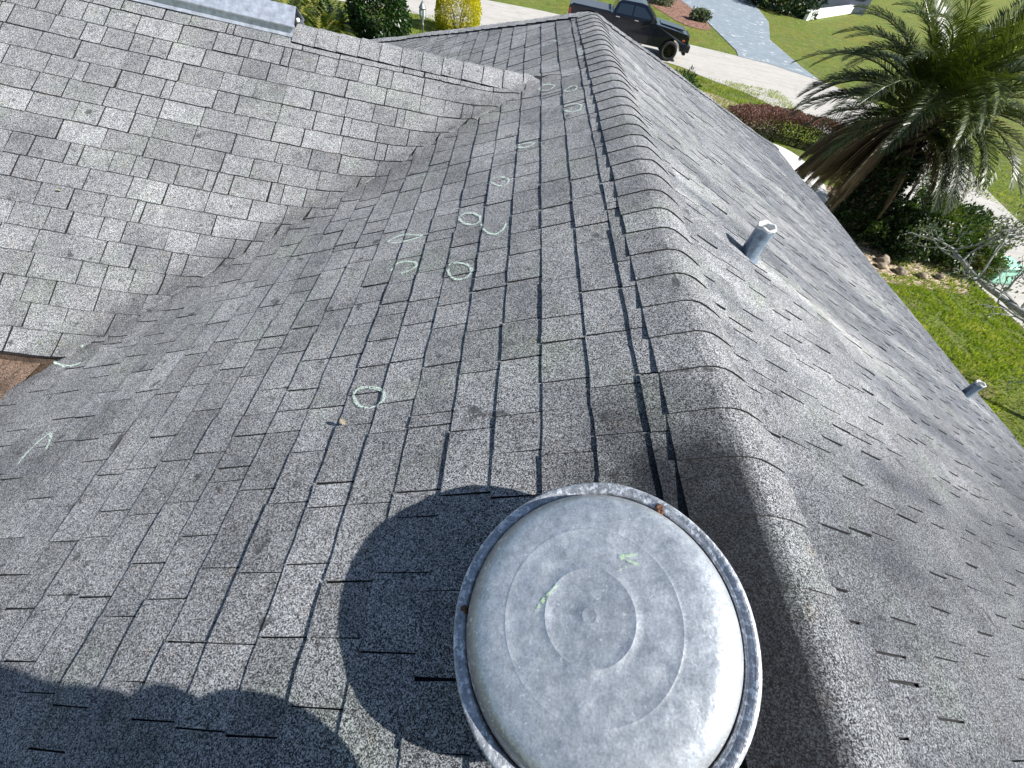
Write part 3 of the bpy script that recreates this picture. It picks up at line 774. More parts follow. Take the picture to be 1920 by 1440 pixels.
# ------------------------------------------------------------------ PLANTS
def leaves(mb, rr_, fn, n, size, asp=.45, up=.3, mi=0, tone=None):
    """n leaf-shaped faces; fn() -> (position, outward normal)"""
    for _ in range(n):
        p, nrm = fn()
        d = V((rr_.gauss(0, 1), rr_.gauss(0, 1), rr_.gauss(0, 1)+up)).normalized()
        d = (d+nrm*.9).normalized(); s_ = d.cross(V((rr_.gauss(0, 1), rr_.gauss(0, 1), rr_.gauss(0, 1)))).normalized()
        L = size*rr_.uniform(.6, 1.3); W = L*asp
        t_ = tone(p) if tone else rr_.random()
        t_ = min(1, max(0, t_+rr_.uniform(-.22, .22)))
        mb.quad(p, p+d*L*.5+s_*W*.5, p+d*L, p+d*L*.5-s_*W*.5, mi, t_)
def blobfn(rr_, c, rad, lump=.25, seed=0, shell=.35, boxy=1.):
    c = V(c)
    def f():
        while True:
            d = V((rr_.gauss(0, 1), rr_.gauss(0, 1), rr_.gauss(0, 1)))
            if d.length > .01: break
        d.normalize()
        if boxy < 1: d = V([math.copysign(abs(q)**boxy, q) for q in d])
        k = 1+lump*noise.noise(d*2.2+V((seed, 0, 0)))*2+lump*.5*noise.noise(d*6+V((seed, 4, 0)))
        r_ = k*(1-shell*rr_.random()**1.6)
        p = c+V((d.x*rad[0]*r_, d.y*rad[1]*r_, d.z*rad[2]*r_))
        return p, d
    return f
def bush(name, label, cat, c, rad, n, size, mat, seed, lump=.22, boxy=1., stem=True, asp=.5, tone=None, group=None, shell=.35, core=None):
    rr_ = random.Random(seed); c = V(c)
    root = empty(name, label, cat, (c.x, c.y, GZ), group=group)
    mb = MB(); leaves(mb, rr_, blobfn(rr_, c, rad, lump, seed, shell, boxy), n, size, asp, tone=tone)
    o = mb.build('foliage', mat, root); o.matrix_parent_inverse = Matrix.Translation((-c.x, -c.y, -GZ))
    mb = MB()
    for k in range(7):
        a = k*.9+rr_.random(); e = c+V((math.cos(a)*rad[0]*.6, math.sin(a)*rad[1]*.6, rad[2]*rr_.uniform(.1, .6)))
        mb.tube([V((c.x+math.cos(a)*.05, c.y+math.sin(a)*.05, GZ-.02)), (V((c.x, c.y, GZ))+e)/2+V((0, 0, .1)), e], [.035, .022, .008], 5)
    s_ = mb.build('stem', MAT['bark'], root); s_.matrix_parent_inverse = Matrix.Translation((-c.x, -c.y, -GZ))
    return root
MAT['bark'] = speck('grey_brown_bark', (.13, .105, .08), .5, 30, .9, .01)
MAT['lf_dark'] = leaf_mat('dark_glossy_leaves', [(.008, .022, .006), (.018, .045, .010), (.035, .08, .018), (.07, .13, .03)], .35, .15)
MAT['lf_yel'] = leaf_mat('yellow_green_leaves', [(.10, .14, .008), (.30, .30, .012), (.52, .46, .02), (.68, .58, .06)], .5, .3)
MAT['lf_purple'] = leaf_mat('purple_red_hedge_leaves', [(.022, .026, .012), (.045, .038, .022), (.12, .055, .05), (.20, .10, .09)], .5, .2)
MAT['lf_mix'] = leaf_mat('green_and_rust_shrub_leaves', [(.012, .025, .010), (.035, .07, .016), (.09, .15, .022), (.15, .07, .045), (.28, .14, .09)], .4, .2)
MAT['lf_fern'] = leaf_mat('fern_leaves', [(.018, .034, .007), (.05, .085, .010), (.15, .17, .02), (.34, .28, .09)], .5, .25)
MAT['lf_small'] = leaf_mat('grey_green_small_leaves', [(.03, .05, .03), (.07, .10, .06), (.12, .16, .09), (.20, .22, .14)], .5, .2)

bush('yellow_shrub', 'clipped bright yellow green rounded shrub beside the front walk', 'shrub', (-3.55, 25.3, GZ+.75), (.98, .95, 1.02), 26000, .075, MAT['lf_yel'], 3, .05, .72, tone=lambda p: .34+.36*(p.z-GZ)/1.6, shell=.2)
bush('round_shrub', 'large dark green rounded shrub beside the ferns', 'shrub', (-6.35, 22.0, GZ+1.1), (1.12, 1.1, 1.35), 15000, .13, MAT['lf_dark'], 5, .10, .85, tone=lambda p: .22+.5*(p.z-GZ)/2.8)
for i, (x, y, s_) in enumerate([(-8.2, 20.6, 1.1), (-7.9, 19.3, .9), (-9.6, 21.0, 1.3), (-10.9, 21.4, 1.3), (-9.0, 22.4, 1.2), (-12.2, 22.0, 1.4), (-7.9, 21.2, 1.1), (-8.8, 19.9, 1.0)]):
    rr_ = random.Random(70+i); root = empty('fern_clump', ['yellow green arching fern clump nearest the round shrub', 'low fern clump with tan dead fronds next to the wing ridge', 'wide green fern clump behind the metal ridge vent', 'green fern clump left of the widest clump', 'dark fern clump behind the yellow green one', 'leftmost fern clump at the top edge', 'fern clump squeezed against the left side of the round shrub', 'fern clump closest to the end of the metal ridge vent'][i], 'fern', (x, y, GZ), group='ferns behind the wing roof')
    mb = MB()
    for k in range(130):
        a = rr_.random()*6.28; L = rr_.uniform(.7, 1.35)*s_; el = rr_.uniform(.5, 1.35); prev = V((0, 0, .05)); d = V((math.cos(a)*math.cos(el), math.sin(a)*math.cos(el), math.sin(el))); tn = rr_.random()
        side = V((-math.sin(a), math.cos(a), 0)); n = 12
        for j in range(n):
            nxt = prev+d*L/n; d.z -= 1.5/n; d.normalize(); wd = .14*s_*math.sin(PI*(j+.8)/(n+1))
            mb.quad(prev, nxt, nxt+side*wd+d*.03, prev+side*wd*.3+d*.05, 0, tn); mb.quad(prev, nxt, nxt-side*wd+d*.03, prev-side*wd*.3+d*.05, 0, tn*.8)
            prev = nxt
    mb.build('frond', MAT['lf_fern'], root)

# purple hedge by the white path
rr_ = random.Random(9)
root = empty('hedge', 'clipped purple red hedge between the white path and the verge', 'hedge', (10.3, 18.3, GZ))
mb = MB()
hp = [(7.6, 17.9), (8.6, 18.6), (9.6, 19.0), (10.8, 18.9), (12.2, 18.4), (13.0, 17.9)]
def hedgefn():
    t = rr_.random()*(len(hp)-1); i = int(t); f = t-i
    p = V((hp[i][0]*(1-f)+hp[i+1][0]*f, hp[i][1]*(1-f)+hp[i+1][1]*f, GZ)); d = V((hp[i+1][0]-hp[i][0], hp[i+1][1]-hp[i][1], 0)).normalized(); s_ = V((-d.y, d.x, 0))
    H = .92+.09*noise.noise(p*1.6); W = .5
    if rr_.random() < .5: q = p+s_*rr_.uniform(-W, W)+V((0, 0, H-rr_.random()**2*.22)); n_ = V((0, 0, 1))
    else:
        sg = rr_.choice((-1, 1)); q = p+s_*sg*(W-rr_.random()**2*.18)+V((0, 0, rr_.uniform(.03, H))); n_ = s_*sg
    return q, n_
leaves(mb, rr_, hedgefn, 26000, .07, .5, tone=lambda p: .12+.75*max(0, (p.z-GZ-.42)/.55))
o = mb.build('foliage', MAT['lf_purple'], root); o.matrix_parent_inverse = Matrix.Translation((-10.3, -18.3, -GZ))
mb = MB()
for k in range(24):
    t = k/24*(len(hp)-1.01); i = int(t); f = t-i; x = hp[i][0]*(1-f)+hp[i+1][0]*f; y = hp[i][1]*(1-f)+hp[i+1][1]*f
    mb.tube([(x, y, GZ-.02), (x+.1, y, GZ+.4), (x+rr_.uniform(-.2, .2), y+rr_.uniform(-.3, .3), GZ+.85)], [.02, .015, .005], 5)
o = mb.build('stem', MAT['bark'], root); o.matrix_parent_inverse = Matrix.Translation((-10.3, -18.3, -GZ))

# shrubs beyond the right eave
bush('mixed_shrub', 'broad green and rust coloured shrub in the bed right of the palm', 'shrub', (12.2, 11.9, GZ+.55), (1.35, 1.15, .72), 15000, .11, MAT['lf_mix'], 21, .3, tone=lambda p: .35+.5*noise.noise(p*.9))
bush('dark_shrub', 'dark tangled shrub at the foot of the palm, nearest the eave', 'shrub', (10.9, 11.6, GZ+.5), (1.0, 1.0, .68), 11000, .10, MAT['lf_mix'], 23, .3, tone=lambda p: .15+.4*noise.noise(p*1.3))
bush('low_shrub', 'low bright green shrub at the right end of the garden bed', 'shrub', (12.9, 10.9, GZ+.4), (.62, .6, .5), 5000, .09, MAT['lf_mix'], 25, .25, tone=lambda p: .42+.15*noise.noise(p*2))

# rocks in the bed
MAT['rock'] = speck('tan_rock', (.26, .21, .155), .5, 9, .9, .03)
for i in range(7):
    x, y = [(9.6, 10.5), (10.0, 10.3), (10.5, 10.15), (9.3, 10.9), (11.1, 10.1), (11.7, 10.2), (10.2, 10.6)][i]
    rr_ = random.Random(40+i); bm = bmesh.new(); bmesh.ops.create_icosphere(bm, subdivisions=3, radius=.12*rr_.uniform(.6, 1.5))
    for v_ in bm.verts: v_.co *= 1+.45*noise.noise(v_.co*7+V((i*3, 0, 0))); v_.co.z *= .65
    me = bpy.data.meshes.new('rock'); bm.to_mesh(me); bm.free(); me.materials.append(MAT['rock'])
    o = bpy.data.objects.new('rock', me); col.objects.link(o); o.location = (x, y, GZ+.07)
    tag(o, 'one of the rough tan rocks edging the garden bed below the shrubs', 'rock', 'rocks edging the garden bed')

# ---- palm
def frond(mb, rr_, O, az, el, L, droop, nl, ll, mi=0, tone=.5, width=1., hang=.0, twist=0.):
    d = V((math.cos(az)*math.cos(el), math.sin(az)*math.cos(el), math.sin(el))); side = V((-math.sin(az), math.cos(az), 0))
    p = V(O); n = 22; path = [p.copy()]; dirs = [d.copy()]
    for j in range(n):
        p = p+d*L/n; d = (d+V((0, 0, -droop/n*(1+1.6*j/n)))+side*twist/n).normalized(); path.append(p.copy()); dirs.append(d.copy())
    mb.tube(path[::3]+[path[-1]], [.024*(1-.85*i/(len(path[::3]))) for i in range(len(path[::3])+1)], 4, mi, .75 if tone > .2 else tone, cap=False)
    for k in range(nl):
        t = .16+.84*(k+rr_.random()*.5)/nl; f = t*n; i = min(int(f), n-1); q = path[i].lerp(path[i+1], f-i); dd = dirs[i]
        up = side.cross(dd).normalized(); up = up if up.z > -.2 else -up
        ln = ll*(math.sin(PI*min(1, .12+t*.88))**.55)*rr_.uniform(.85, 1.1)
        for sg in (-1, 1):
            if rr_.random() < .04: continue
            v = (side*sg*(1.-.35*t)*width+dd*(.55+.65*t)+up*rr_.uniform(.05, .45)*(1-hang)+V((0, 0, -hang*1.4))).normalized()
            v2 = (v+V((0, 0, -.55-.5*hang))*.6).normalized(); wd = .016*rr_.uniform(.7, 1.3)
            wv = dd*wd
            m_ = q+v*ln*.55; e = m_+v2*ln*.45; tn = min(1, max(0, tone+rr_.uniform(-.15, .15)))
            i0 = len(mb.v); mb.v += [tuple(q-wv*.6), tuple(q+wv*.6), tuple(m_+wv), tuple(m_-wv), tuple(e)]
            mb.face((i0, i0+1, i0+2, i0+3), mi, tn); mb.face((i0+3, i0+2, i0+4), mi, tn)
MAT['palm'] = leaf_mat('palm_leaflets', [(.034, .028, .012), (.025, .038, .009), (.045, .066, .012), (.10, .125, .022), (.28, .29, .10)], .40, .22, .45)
MAT['palm_dead'] = leaf_mat('dead_brown_palm_leaflets', [(.035, .024, .014), (.09, .062, .034), (.17, .125, .07), (.32, .26, .16)], .7, .12, .3)
MAT['boots'] = speck('palm_trunk_boots', (.055, .038, .022), .7, 14, .95, .03)
PB = V((10.0, 12.35, GZ)); TOP = V((9.7, 12.6, GZ+3.0))
palm = empty('palm_tree', 'big shaggy date palm with a skirt of dead brown fronds beyond the right hip', 'tree', tuple(PB))
rr_ = random.Random(31)
def addpalm(mb, name, mat):
    o = mb.build(name, mat, palm); o.matrix_parent_inverse = Matrix.Translation(-PB); return o
mb = MB()
nT = 15
pts = [PB.lerp(TOP, k/nT) for k in range(nT+1)]
mb.tube(pts, [.40+.05*math.sin(k*2.1)-.008*k for k in range(nT+1)], 14)
for k in range(260):
    t = rr_.random(); a = rr_.random()*6.28; q = PB.lerp(TOP, t); o_ = V((math.cos(a), math.sin(a), 0))
    base = q+o_*.33; tip = q+o_*rr_.uniform(.50, .72)+V((0, 0, rr_.uniform(.12, .36))); s_ = V((-o_.y, o_.x, 0))*rr_.uniform(.05, .09)
    i0 = len(mb.v); mb.v += [tuple(base-s_*1.3), tuple(base+s_*1.3), tuple(tip+s_*.45), tuple(tip-s_*.45), tuple(base-V((0, 0, .12))), tuple(tip-V((0, 0, .06)))]
    for f in ((0, 1, 2, 3), (0, 3, 5, 4), (1, 4, 5, 2), (3, 2, 5), (0, 4, 1)): mb.face([i0+x for x in f], 0)
addpalm(mb, 'trunk', MAT['boots'])
mb = MB()
for k in range(126):
    az = k*2.39996+rr_.uniform(-.2, .2); lv = (k+.5)/126
    el = 1.3-1.5*lv**.85+rr_.uniform(-.12, .12)
    aa = math.atan2(math.sin(az), math.cos(az))
    if lv > .58 and (aa < -1.5 or aa > 2.6): continue
    L = rr_.uniform(2.9, 3.7)*(.72+.33*math.sin(PI*min(1, lv+.15)))
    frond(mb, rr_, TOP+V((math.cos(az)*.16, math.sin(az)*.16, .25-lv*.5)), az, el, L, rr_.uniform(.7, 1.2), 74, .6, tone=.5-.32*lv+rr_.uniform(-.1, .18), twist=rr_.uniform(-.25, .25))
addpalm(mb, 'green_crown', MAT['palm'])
mb = MB()
for k in range(26):
    az = k*2.39996+rr_.uniform(-.3, .3); el = rr_.uniform(-.75, -.15)
    if -2.6 < math.atan2(math.sin(az), math.cos(az)) < -.6 and k % 3: continue
    frond(mb, rr_, TOP+V((math.cos(az)*.25, math.sin(az)*.25, -.25-.3*rr_.random())), az, el, rr_.uniform(1.7, 2.5), rr_.uniform(1.0, 1.8), 50, .55, tone=rr_.uniform(.2, .6), hang=.6, width=.6)
# the fan of hanging dead leaves that reaches towards the roof
for k in range(30):
    az = math.atan2(-.15, -1)+rr_.uniform(-.5, .7)
    frond(mb, rr_, TOP+V((-.2, -.05, -.15)), az, rr_.uniform(-.6, -.05), rr_.uniform(1.9, 2.7), rr_.uniform(.7, 1.1), 85, .85, tone=rr_.uniform(.3, .6), hang=.85, width=.4)
addpalm(mb, 'dead_skirt', MAT['palm_dead'])
# climbing ferns on the trunk
mb = MB()
def tf():
    t = rr_.random()*.75; a = rr_.random()*6.28; q = PB.lerp(TOP, t)+V((math.cos(a), math.sin(a), 0))*rr_.uniform(.45, .78+.25*noise.noise(V((a, t*4, 0)))); return q, V((math.cos(a), math.sin(a), 0))
leaves(mb, rr_, tf, 7000, .13, .35, tone=lambda p: .15+.5*noise.noise(p*1.1+V((3, 3, 3))))
addpalm(mb, 'trunk_creeper', MAT['lf_dark'])

# ---- sparse small tree leaning in at the right, grey limbs
def twigs(mb, rr_, p, d, L, r_, depth, tips, bend=.35):
    n = 4; pts = [p.copy()]; rad = [r_]
    for j in range(n):
        d = (d+V((rr_.uniform(-bend, bend), rr_.uniform(-bend, bend), rr_.uniform(-bend*.6, bend*.7)))).normalized()
        p = p+d*L/n; pts.append(p.copy()); rad.append(r_*(1-.45*(j+1)/n))
        if depth > 0 and j > 0:
            for _ in range(rr_.choice((1, 1, 2))):
                d2 = (d+V((rr_.uniform(-1, 1), rr_.uniform(-1, 1), rr_.uniform(-.5, .8)))*.9).normalized()
                twigs(mb, rr_, p, d2, L*rr_.uniform(.45, .7), r_*.5, depth-1, tips, bend)
    mb.tube(pts, rad, 5)
    if depth <= 1: tips.append(pts[-1]); tips.append(pts[-2])
MAT['limb'] = speck('pale_grey_lichened_limb', (.22, .23, .21), .5, 20, .85, .01)
def sparse_tree(name, label, base, starts, seed, leafmat, nl=5, lsize=.08, depth=3):
    rr2 = random.Random(seed); root = empty(name, label, 'tree', base); base = V(base)
    mb = MB(); tips = []
    for (d, L, r_) in starts: twigs(mb, rr2, base.copy(), V(d).normalized(), L, r_, depth, tips)
    o = mb.build('trunk', MAT['limb'], root); o.matrix_parent_inverse = Matrix.Translation(-base)
    mb = MB()
    for t_ in tips:
        def f(): return t_+V((rr2.gauss(0, .12), rr2.gauss(0, .12), rr2.gauss(0, .09))), V((0, 0, 1))
        if rr2.random() < .8: leaves(mb, rr2, f, nl, lsize, .5)
    o = mb.build('crown', leafmat, root); o.matrix_parent_inverse = Matrix.Translation(-base)
TB = V((12.3, 4.6, GZ)); root = empty('leaning_tree', 'thin grey lichened tree leaning in from the right edge over the lawn below the palm', 'tree', tuple(TB))
rrt = random.Random(77); mb = MB(); tips = []
LP = [TB+V((0, 0, -.05)), V((11.6, 4.8, -4.0)), V((10.4, 5.9, -3.5)), V((10.01, 6.82, -3.4)), V((9.62, 7.66, -3.38)), V((9.91, 9.1, -3.4))]
for _ in range(2):
    q = []
    for i in range(len(LP)-1): q += [LP[i]*.75+LP[i+1]*.25+V((rrt.uniform(-.03, .03), rrt.uniform(-.03, .03), 0)), LP[i]*.25+LP[i+1]*.75]
    LP = [LP[0]]+q+[LP[-1]]
mb.tube(LP, [.085*(1-.62*i/len(LP)) for i in range(len(LP))], 8)
for i in range(8, len(LP), 2):
    for _ in range(2):
        d2 = V((rrt.uniform(-1, .4), rrt.uniform(-.5, 1), rrt.uniform(-.3, .9))).normalized()
        twigs(mb, rrt, LP[i].copy(), d2, rrt.uniform(.5, 1.0), .026, 2, tips)
o = mb.build('trunk', MAT['limb'], root); o.matrix_parent_inverse = Matrix.Translation(-TB)
mb = MB()
for t_ in tips:
    if rrt.random() < .45: leaves(mb, rrt, lambda: (t_+V((rrt.gauss(0, .10), rrt.gauss(0, .10), rrt.gauss(0, .08))), V((0, 0, 1))), 6, .075, .5)
o = mb.build('crown', MAT['lf_small'], root); o.matrix_parent_inverse = Matrix.Translation(-TB)

sparse_tree('small_tree', 'small spindly tree with loose leaves between the palm trunk and the road', (11.9, 13.2, GZ), [((.3, .1, 1), 1.3, .05), ((-.4, .5, 1), 1.1, .04), ((.6, -.3, .9), 1.1, .04)], 79, MAT['lf_small'], 9)

# ------------------------------------------------------------------ STREET THINGS
# pale green utility boxes beside the road
MAT['mint'] = speck('mint_green_painted_steel', (.33, .62, .48), .1, 5, .45)
MAT['dgreen'] = speck('dark_green_plinth', (.12, .22, .17), .2, 5, .6)
for (x, y, rz, lab) in ((14.0, 14.7, .3, 'mint green utility box partly behind the palm trunk'), (13.75, 10.75, .1, 'mint green utility box behind the bare limbs at the right')):
    root = empty('utility_box', lab, 'utility box', (x, y, GZ), rz, 'mint green utility boxes along the road')
    mb = MB(); mb.box((0, 0, .24), (.62, .6, .48), taper=.97); bevel(mb.build('cabinet', MAT['mint'], root), .02)
    mb = MB(); mb.box((0, -.02, .51), (.68, .66, .06), taper=.9); bevel(mb.build('lid', MAT['mint'], root), .02)
    mb = MB(); mb.box((0, 0, .03), (.76, .74, .06)); mb.build('plinth', MAT['dgreen'], root)

# post lantern on the front lawn
MAT['lampmetal'] = speck('weathered_silver_grey_metal', (.20, .21, .21), .4, 30, .45, .004, .6)
MAT['lampglass'] = speck('cloudy_lantern_glass', (.45, .48, .48), .2, 20, .15)
LX, LY = -4.25, 20.15
root = empty('lamp_post', 'silver grey post lantern on the lawn left of the yellow shrub', 'lamp', (LX, LY, GZ))
mb = MB(); mb.lathe([(.09, 0), (.09, .05), (.05, .09), (.04, .3), (.045, .32), (.036, .35), (.034, 1.18), (.05, 1.2), (.05, 1.24), (.03, 1.27), (.03, 1.34)], 14); mb.build('post', MAT['lampmetal'], root, smooth=True)
mb = MB(); mb.lathe([(.03, 1.34), (.06, 1.38), (.105, 1.50), (.112, 1.60), (.10, 1.68)], 6); mb.build('glass', MAT['lampglass'], root)
mb = MB()
for k in range(6):
    a = 2*PI*k/6; mb.tube([(math.cos(a)*.062, math.sin(a)*.062, 1.37), (math.cos(a)*.11, math.sin(a)*.11, 1.5), (math.cos(a)*.118, math.sin(a)*.118, 1.6), (math.cos(a)*.104, math.sin(a)*.104, 1.69)], .010, 5)
mb.lathe([(.125, 1.68), (.135, 1.70), (.09, 1.77), (.055, 1.84), (.03, 1.86), (.02, 1.9), (.012, 1.92), (.018, 1.95), (0, 1.99)], 14); mb.build('lantern_frame', MAT['lampmetal'], root)

# small black path light by the white path
MAT['black'] = speck('satin_black', (.012, .013, .015), .3, 20, .35)
root = empty('path_light', 'small black lantern on the white path, peeping over the eave', 'lamp', (8.35, 13.4, GZ))
mb = MB(); mb.tube([(0, 0, 0), (0, 0, .75)], .025, 8); mb.build('post', MAT['black'], root)
mb = MB(); mb.box((0, 0, .78), (.2, .2, .03)); mb.box((0, 0, 1.06), (.24, .24, .03)); mb.box((0, 0, 1.10), (.14, .14, .05), taper=.3)
for sx in (-1, 1):
    for sy in (-1, 1): mb.box((sx*.085, sy*.085, .92), (.016, .016, .26))
mb.build('lantern_frame', MAT['black'], root)
mb = MB(); mb.box((0, 0, .92), (.14, .14, .25)); mb.build('glass', MAT['lampglass'], root)

# fern-like dark tufts peeping over the hip
bush('dark_tuft', 'row of dark spiky tufts just past the right hip near the pickup', 'plant', (6.25, 21.2, GZ+.45), (.75, .4, .55), 1500, .2, MAT['lf_dark'], 55, .3, asp=.25)

# ---- black pickup truck
MAT['paint'] = NT('black_car_paint').fin((.004, .006, .013), .22, .0, .3)
MAT['paint'].node_tree.nodes['Principled BSDF'].inputs['Coat Weight'].default_value = .35
MAT['carglass'] = NT('tinted_car_glass').fin((.012, .02, .03), .06, 0, .8)
MAT['tonneau'] = speck('grey_vinyl_bed_cover', (.075, .09, .11), .15, 10, .6)
MAT['tyre'] = speck('black_rubber', (.014, .014, .014), .2, 30, .8)
MAT['rimb'] = speck('gloss_black_wheel', (.02, .02, .022), .3, 8, .2, 0, .6)
MAT['chrome'] = NT('chrome').fin((.6, .62, .65), .12, 1.)
MAT['lamp_clear'] = NT('headlamp_lens').fin((.55, .58, .62), .08, .3, .8)
MAT['lamp_red'] = NT('tail_lamp_lens').fin((.25, .01, .01), .15, 0, .8)
MAT['amber'] = NT('amber_lens').fin((.45, .12, .06), .2, 0, .6)
# local frame: +x forward, +y left, z up; origin on ground under the rear of the cab
YAW = R(-6)
wf = V((7.15, 27.75, GZ))                  # right front wheel contact
def rot2(v): return V((v[0]*math.cos(YAW)-v[1]*math.sin(YAW), v[0]*math.sin(YAW)+v[1]*math.cos(YAW), 0))
HW = .99; WB = 3.75
org = wf-rot2((2.3, -(HW-.1)))
truck = empty('pickup_truck', 'black crew cab pickup truck with a covered bed, parked at the near road edge', 'truck', tuple(org), YAW)
fx, rx = 2.3, 2.3-WB
def body_from_profile(name, prof, y0f, mat, seg_y):
    """prof: list of (x,z) closed outline; extruded across the width with tumblehome y(x,z)"""
    mb = MB(); n = len(prof)
    rings = []
    for sy in seg_y:
        rings.append([mb.vert((x, y0f(x, z)*sy, z)) for x, z in prof])
    for j in range(len(rings)-1):
        for k in range(n): mb.face((rings[j][k], rings[j][(k+1) % n], rings[j+1][(k+1) % n], rings[j+1][k]), 0)
    mb.face(rings[0][::-1], 0); mb.face(rings[-1], 0)
    return mb.build(name, mat, truck)
def arch(cx, r_, n=9, z0=.42, up=True):
    return [(cx+r_*math.cos(a), z0+r_*math.sin(a)) for a in [PI*k/(n-1) for k in range(n)]]
zb_ = .52
# lower body with wheel arches; traced clockwise from rear bottom
prof = [(-3.15, zb_+.05), (-3.2, 1.02), (-3.18, 1.38), (-3.12, 1.43), (-1.05, 1.44), (-1.0, 1.42), (1.1, 1.40), (1.3, 1.36), (2.3, 1.28), (3.0, 1.2), (3.12, 1.1), (3.16, .8), (3.12, .56)]
prof += [(fx+.52, .5)]+[q for q in arch(fx, .52)][1:-1]+[(fx-.52, .48)]
prof += [(rx+.52, .48)]+[q for q in arch(rx, .52)][1:-1]+[(rx-.52, .5)]
lower = body_from_profile('body', prof, lambda x, z: HW-.015*abs(z-1.0)*2-(.10*max(0, x-2.75)**1.2*2 if x > 2.75 else 0), MAT['paint'], (-1, -.97, .97, 1))
bevel(lower, .03, 3)
# cab
cabp = [(-1.0, 1.41), (-.98, 1.55), (-.80, 1.88), (-.66, 1.95), (.35, 1.97), (.62, 1.93), (1.28, 1.45), (1.35, 1.385)]
cab = body_from_profile('cab', cabp, lambda x, z: HW-.03-.36*max(0, z-1.40), MAT['paint'], (-1, -.8, 0, .8, 1)); bevel(cab, .03, 3)
def sidey(z): return HW-.03-.36*max(0, z-1.40)
for sg in (-1, 1):
    for (pts, nm) in (([(-.86, 1.46), (-.72, 1.82), (-.05, 1.85), (-.05, 1.46)], 'side_window'), ([(.02, 1.46), (.02, 1.85), (.5, 1.82), (.98, 1.50), (.98, 1.46)], 'side_window')):
        mb = MB(); f = [mb.vert((x, sg*(sidey(z)+.006), z)) for x, z in pts]; mb.face(f if sg < 0 else f[::-1], 0); mb.build(nm, MAT['carglass'], truck)
mb = MB(); mb.quad((.685, -.68, 1.885), (1.235, -.86, 1.49), (1.235, .86, 1.49), (.685, .68, 1.885)); ws = mb.build('windscreen', MAT['carglass'], truck); ws.location = (.016, 0, .016)
mb = MB(); mb.quad((-.955, -.8, 1.56), (-.83, -.68, 1.82), (-.83, .68, 1.82), (-.955, .8, 1.56)); ws = mb.build('rear_window', MAT['carglass'], truck); ws.location = (-.014, 0, .006)
mb = MB(); mb.box((-2.08, 0, 1.455), (1.98, 1.74, .035)); bevel(mb.build('bed_cover', MAT['tonneau'], truck), .012)
mb = MB(); mb.box((-3.32, 0, .60), (.22, 1.9, .22)); mb.box((-3.28, 0, .46), (.3, .25, .08)); bevel(mb.build('rear_bumper', MAT['black'], truck), .03)
mb = MB(); mb.box((-3.205, 0, 1.08), (.03, 1.55, .52)); tg = bevel(mb.build('tailgate', MAT['paint'], truck), .012)
mb = MB(); mb.box((-3.235, 0, 1.2), (.02, .3, .07)); mb.build('handle', MAT['black'], tg)
mb = MB(); mb.box((3.2, 0, .64), (.26, 1.78, .30)); mb.box((3.14, 0, .40), (.18, 1.5, .12)); bevel(mb.build('front_bumper', MAT['black'], truck), .05, 3)
mb = MB(); mb.box((3.11, 0, .98), (.08, 1.15, .34))
for k in range(5): mb.box((3.155, 0, .86+.06*k), (.02, 1.12, .018))
bevel(mb.build('grille', MAT['black'], truck), .01)
mb = MB(); mb.box((2.1, 0, 1.315), (1.3, .9, .035)); bevel(mb.build('hood_scoop', MAT['paint'], truck), .02, 2).rotation_euler = (0, .07, 0)
bpy.data.objects['hood_scoop'].location = (0.0, 0, .15)
for sg in (-1, 1):
    mb = MB(); mb.box((2.98, sg*.80, 1.04), (.22, .26, .2)); bevel(mb.build('headlight', MAT['lamp_clear'], truck), .03, 2)
    mb = MB(); mb.box((2.86, sg*.925, .96), (.14, .04, .07)); mb.build('marker_light', MAT['amber'], truck)
    mb = MB(); mb.box((-3.14, sg*.925, 1.12), (.12, .11, .36)); bevel(mb.build('tail_light', MAT['lamp_red'], truck), .02)
    mb = MB(); mb.box((1.02, sg*1.12, 1.50), (.12, .22, .26)); mb.box((1.02, sg*1.0, 1.44), (.06, .18, .05)); bevel(mb.build('mirror', MAT['black'], truck), .02)
    for x in (-.72, .25):
        mb = MB(); mb.box((x, sg*(HW+.012), 1.33), (.2, .03, .03)); mb.build('door_handle', MAT['chrome'], truck)
    mb = MB(); mb.box((-.3, sg*.93, .43), (2.3, .16, .05)); bevel(mb.build('running_board', MAT['black'], truck), .015)
    for x in (-.02, 1.12, -.92):
        mb = MB(); mb.box((x, sg*(HW-.001), .98), (.010, .012, .8)); mb.build('door_seam', MAT['hole'], truck)
def wheel(x, y):
    sg = 1 if y > 0 else -1
    W = bpy.data.objects.new('wheel', None); col.objects.link(W); W.parent = truck; W.location = (x, y, .43)
    ax_ = (V((1, 0, 0)), V((0, 0, 1)), V((0, sg, 0)))
    mb = MB(); mb.lathe([(.27, -.12), (.38, -.14), (.425, -.12), (.43, 0), (.425, .10), (.39, .135), (.29, .125), (.27, .10)], 36, V((0, 0, 0)), ax_); mb.build('tyre', MAT['tyre'], W, smooth=True)
    mb = MB(); mb.lathe([(.28, .10), (.265, .115), (.255, .09), (.25, .02), (0, .02)], 32, V((0, 0, 0)), ax_)
    for k in range(8):
        a = 2*PI*k/8; c_ = V((math.cos(a), 0, math.sin(a))); s_ = V((-math.sin(a), 0, math.cos(a)))
        i0 = len(mb.v)
        for (r_, w_, h) in ((.05, .03, .10), (.255, .02, .095)):
            for q in (-1, 1): mb.v.append(tuple(c_*r_+s_*w_*q+V((0, sg*h, 0)))); mb.v.append(tuple(c_*r_+s_*w_*q*1.4+V((0, sg*(h-.05), 0))))
        mb.face((i0, i0+2, i0+6, i0+4), 0); mb.face((i0, i0+4, i0+5, i0+1), 0); mb.face((i0+2, i0+3, i0+7, i0+6), 0)
    mb.lathe([(.06, .08), (.055, .115), (0, .118)], 16, V((0, 0, 0)), ax_)
    mb.build('rim', MAT['rimb'], W)
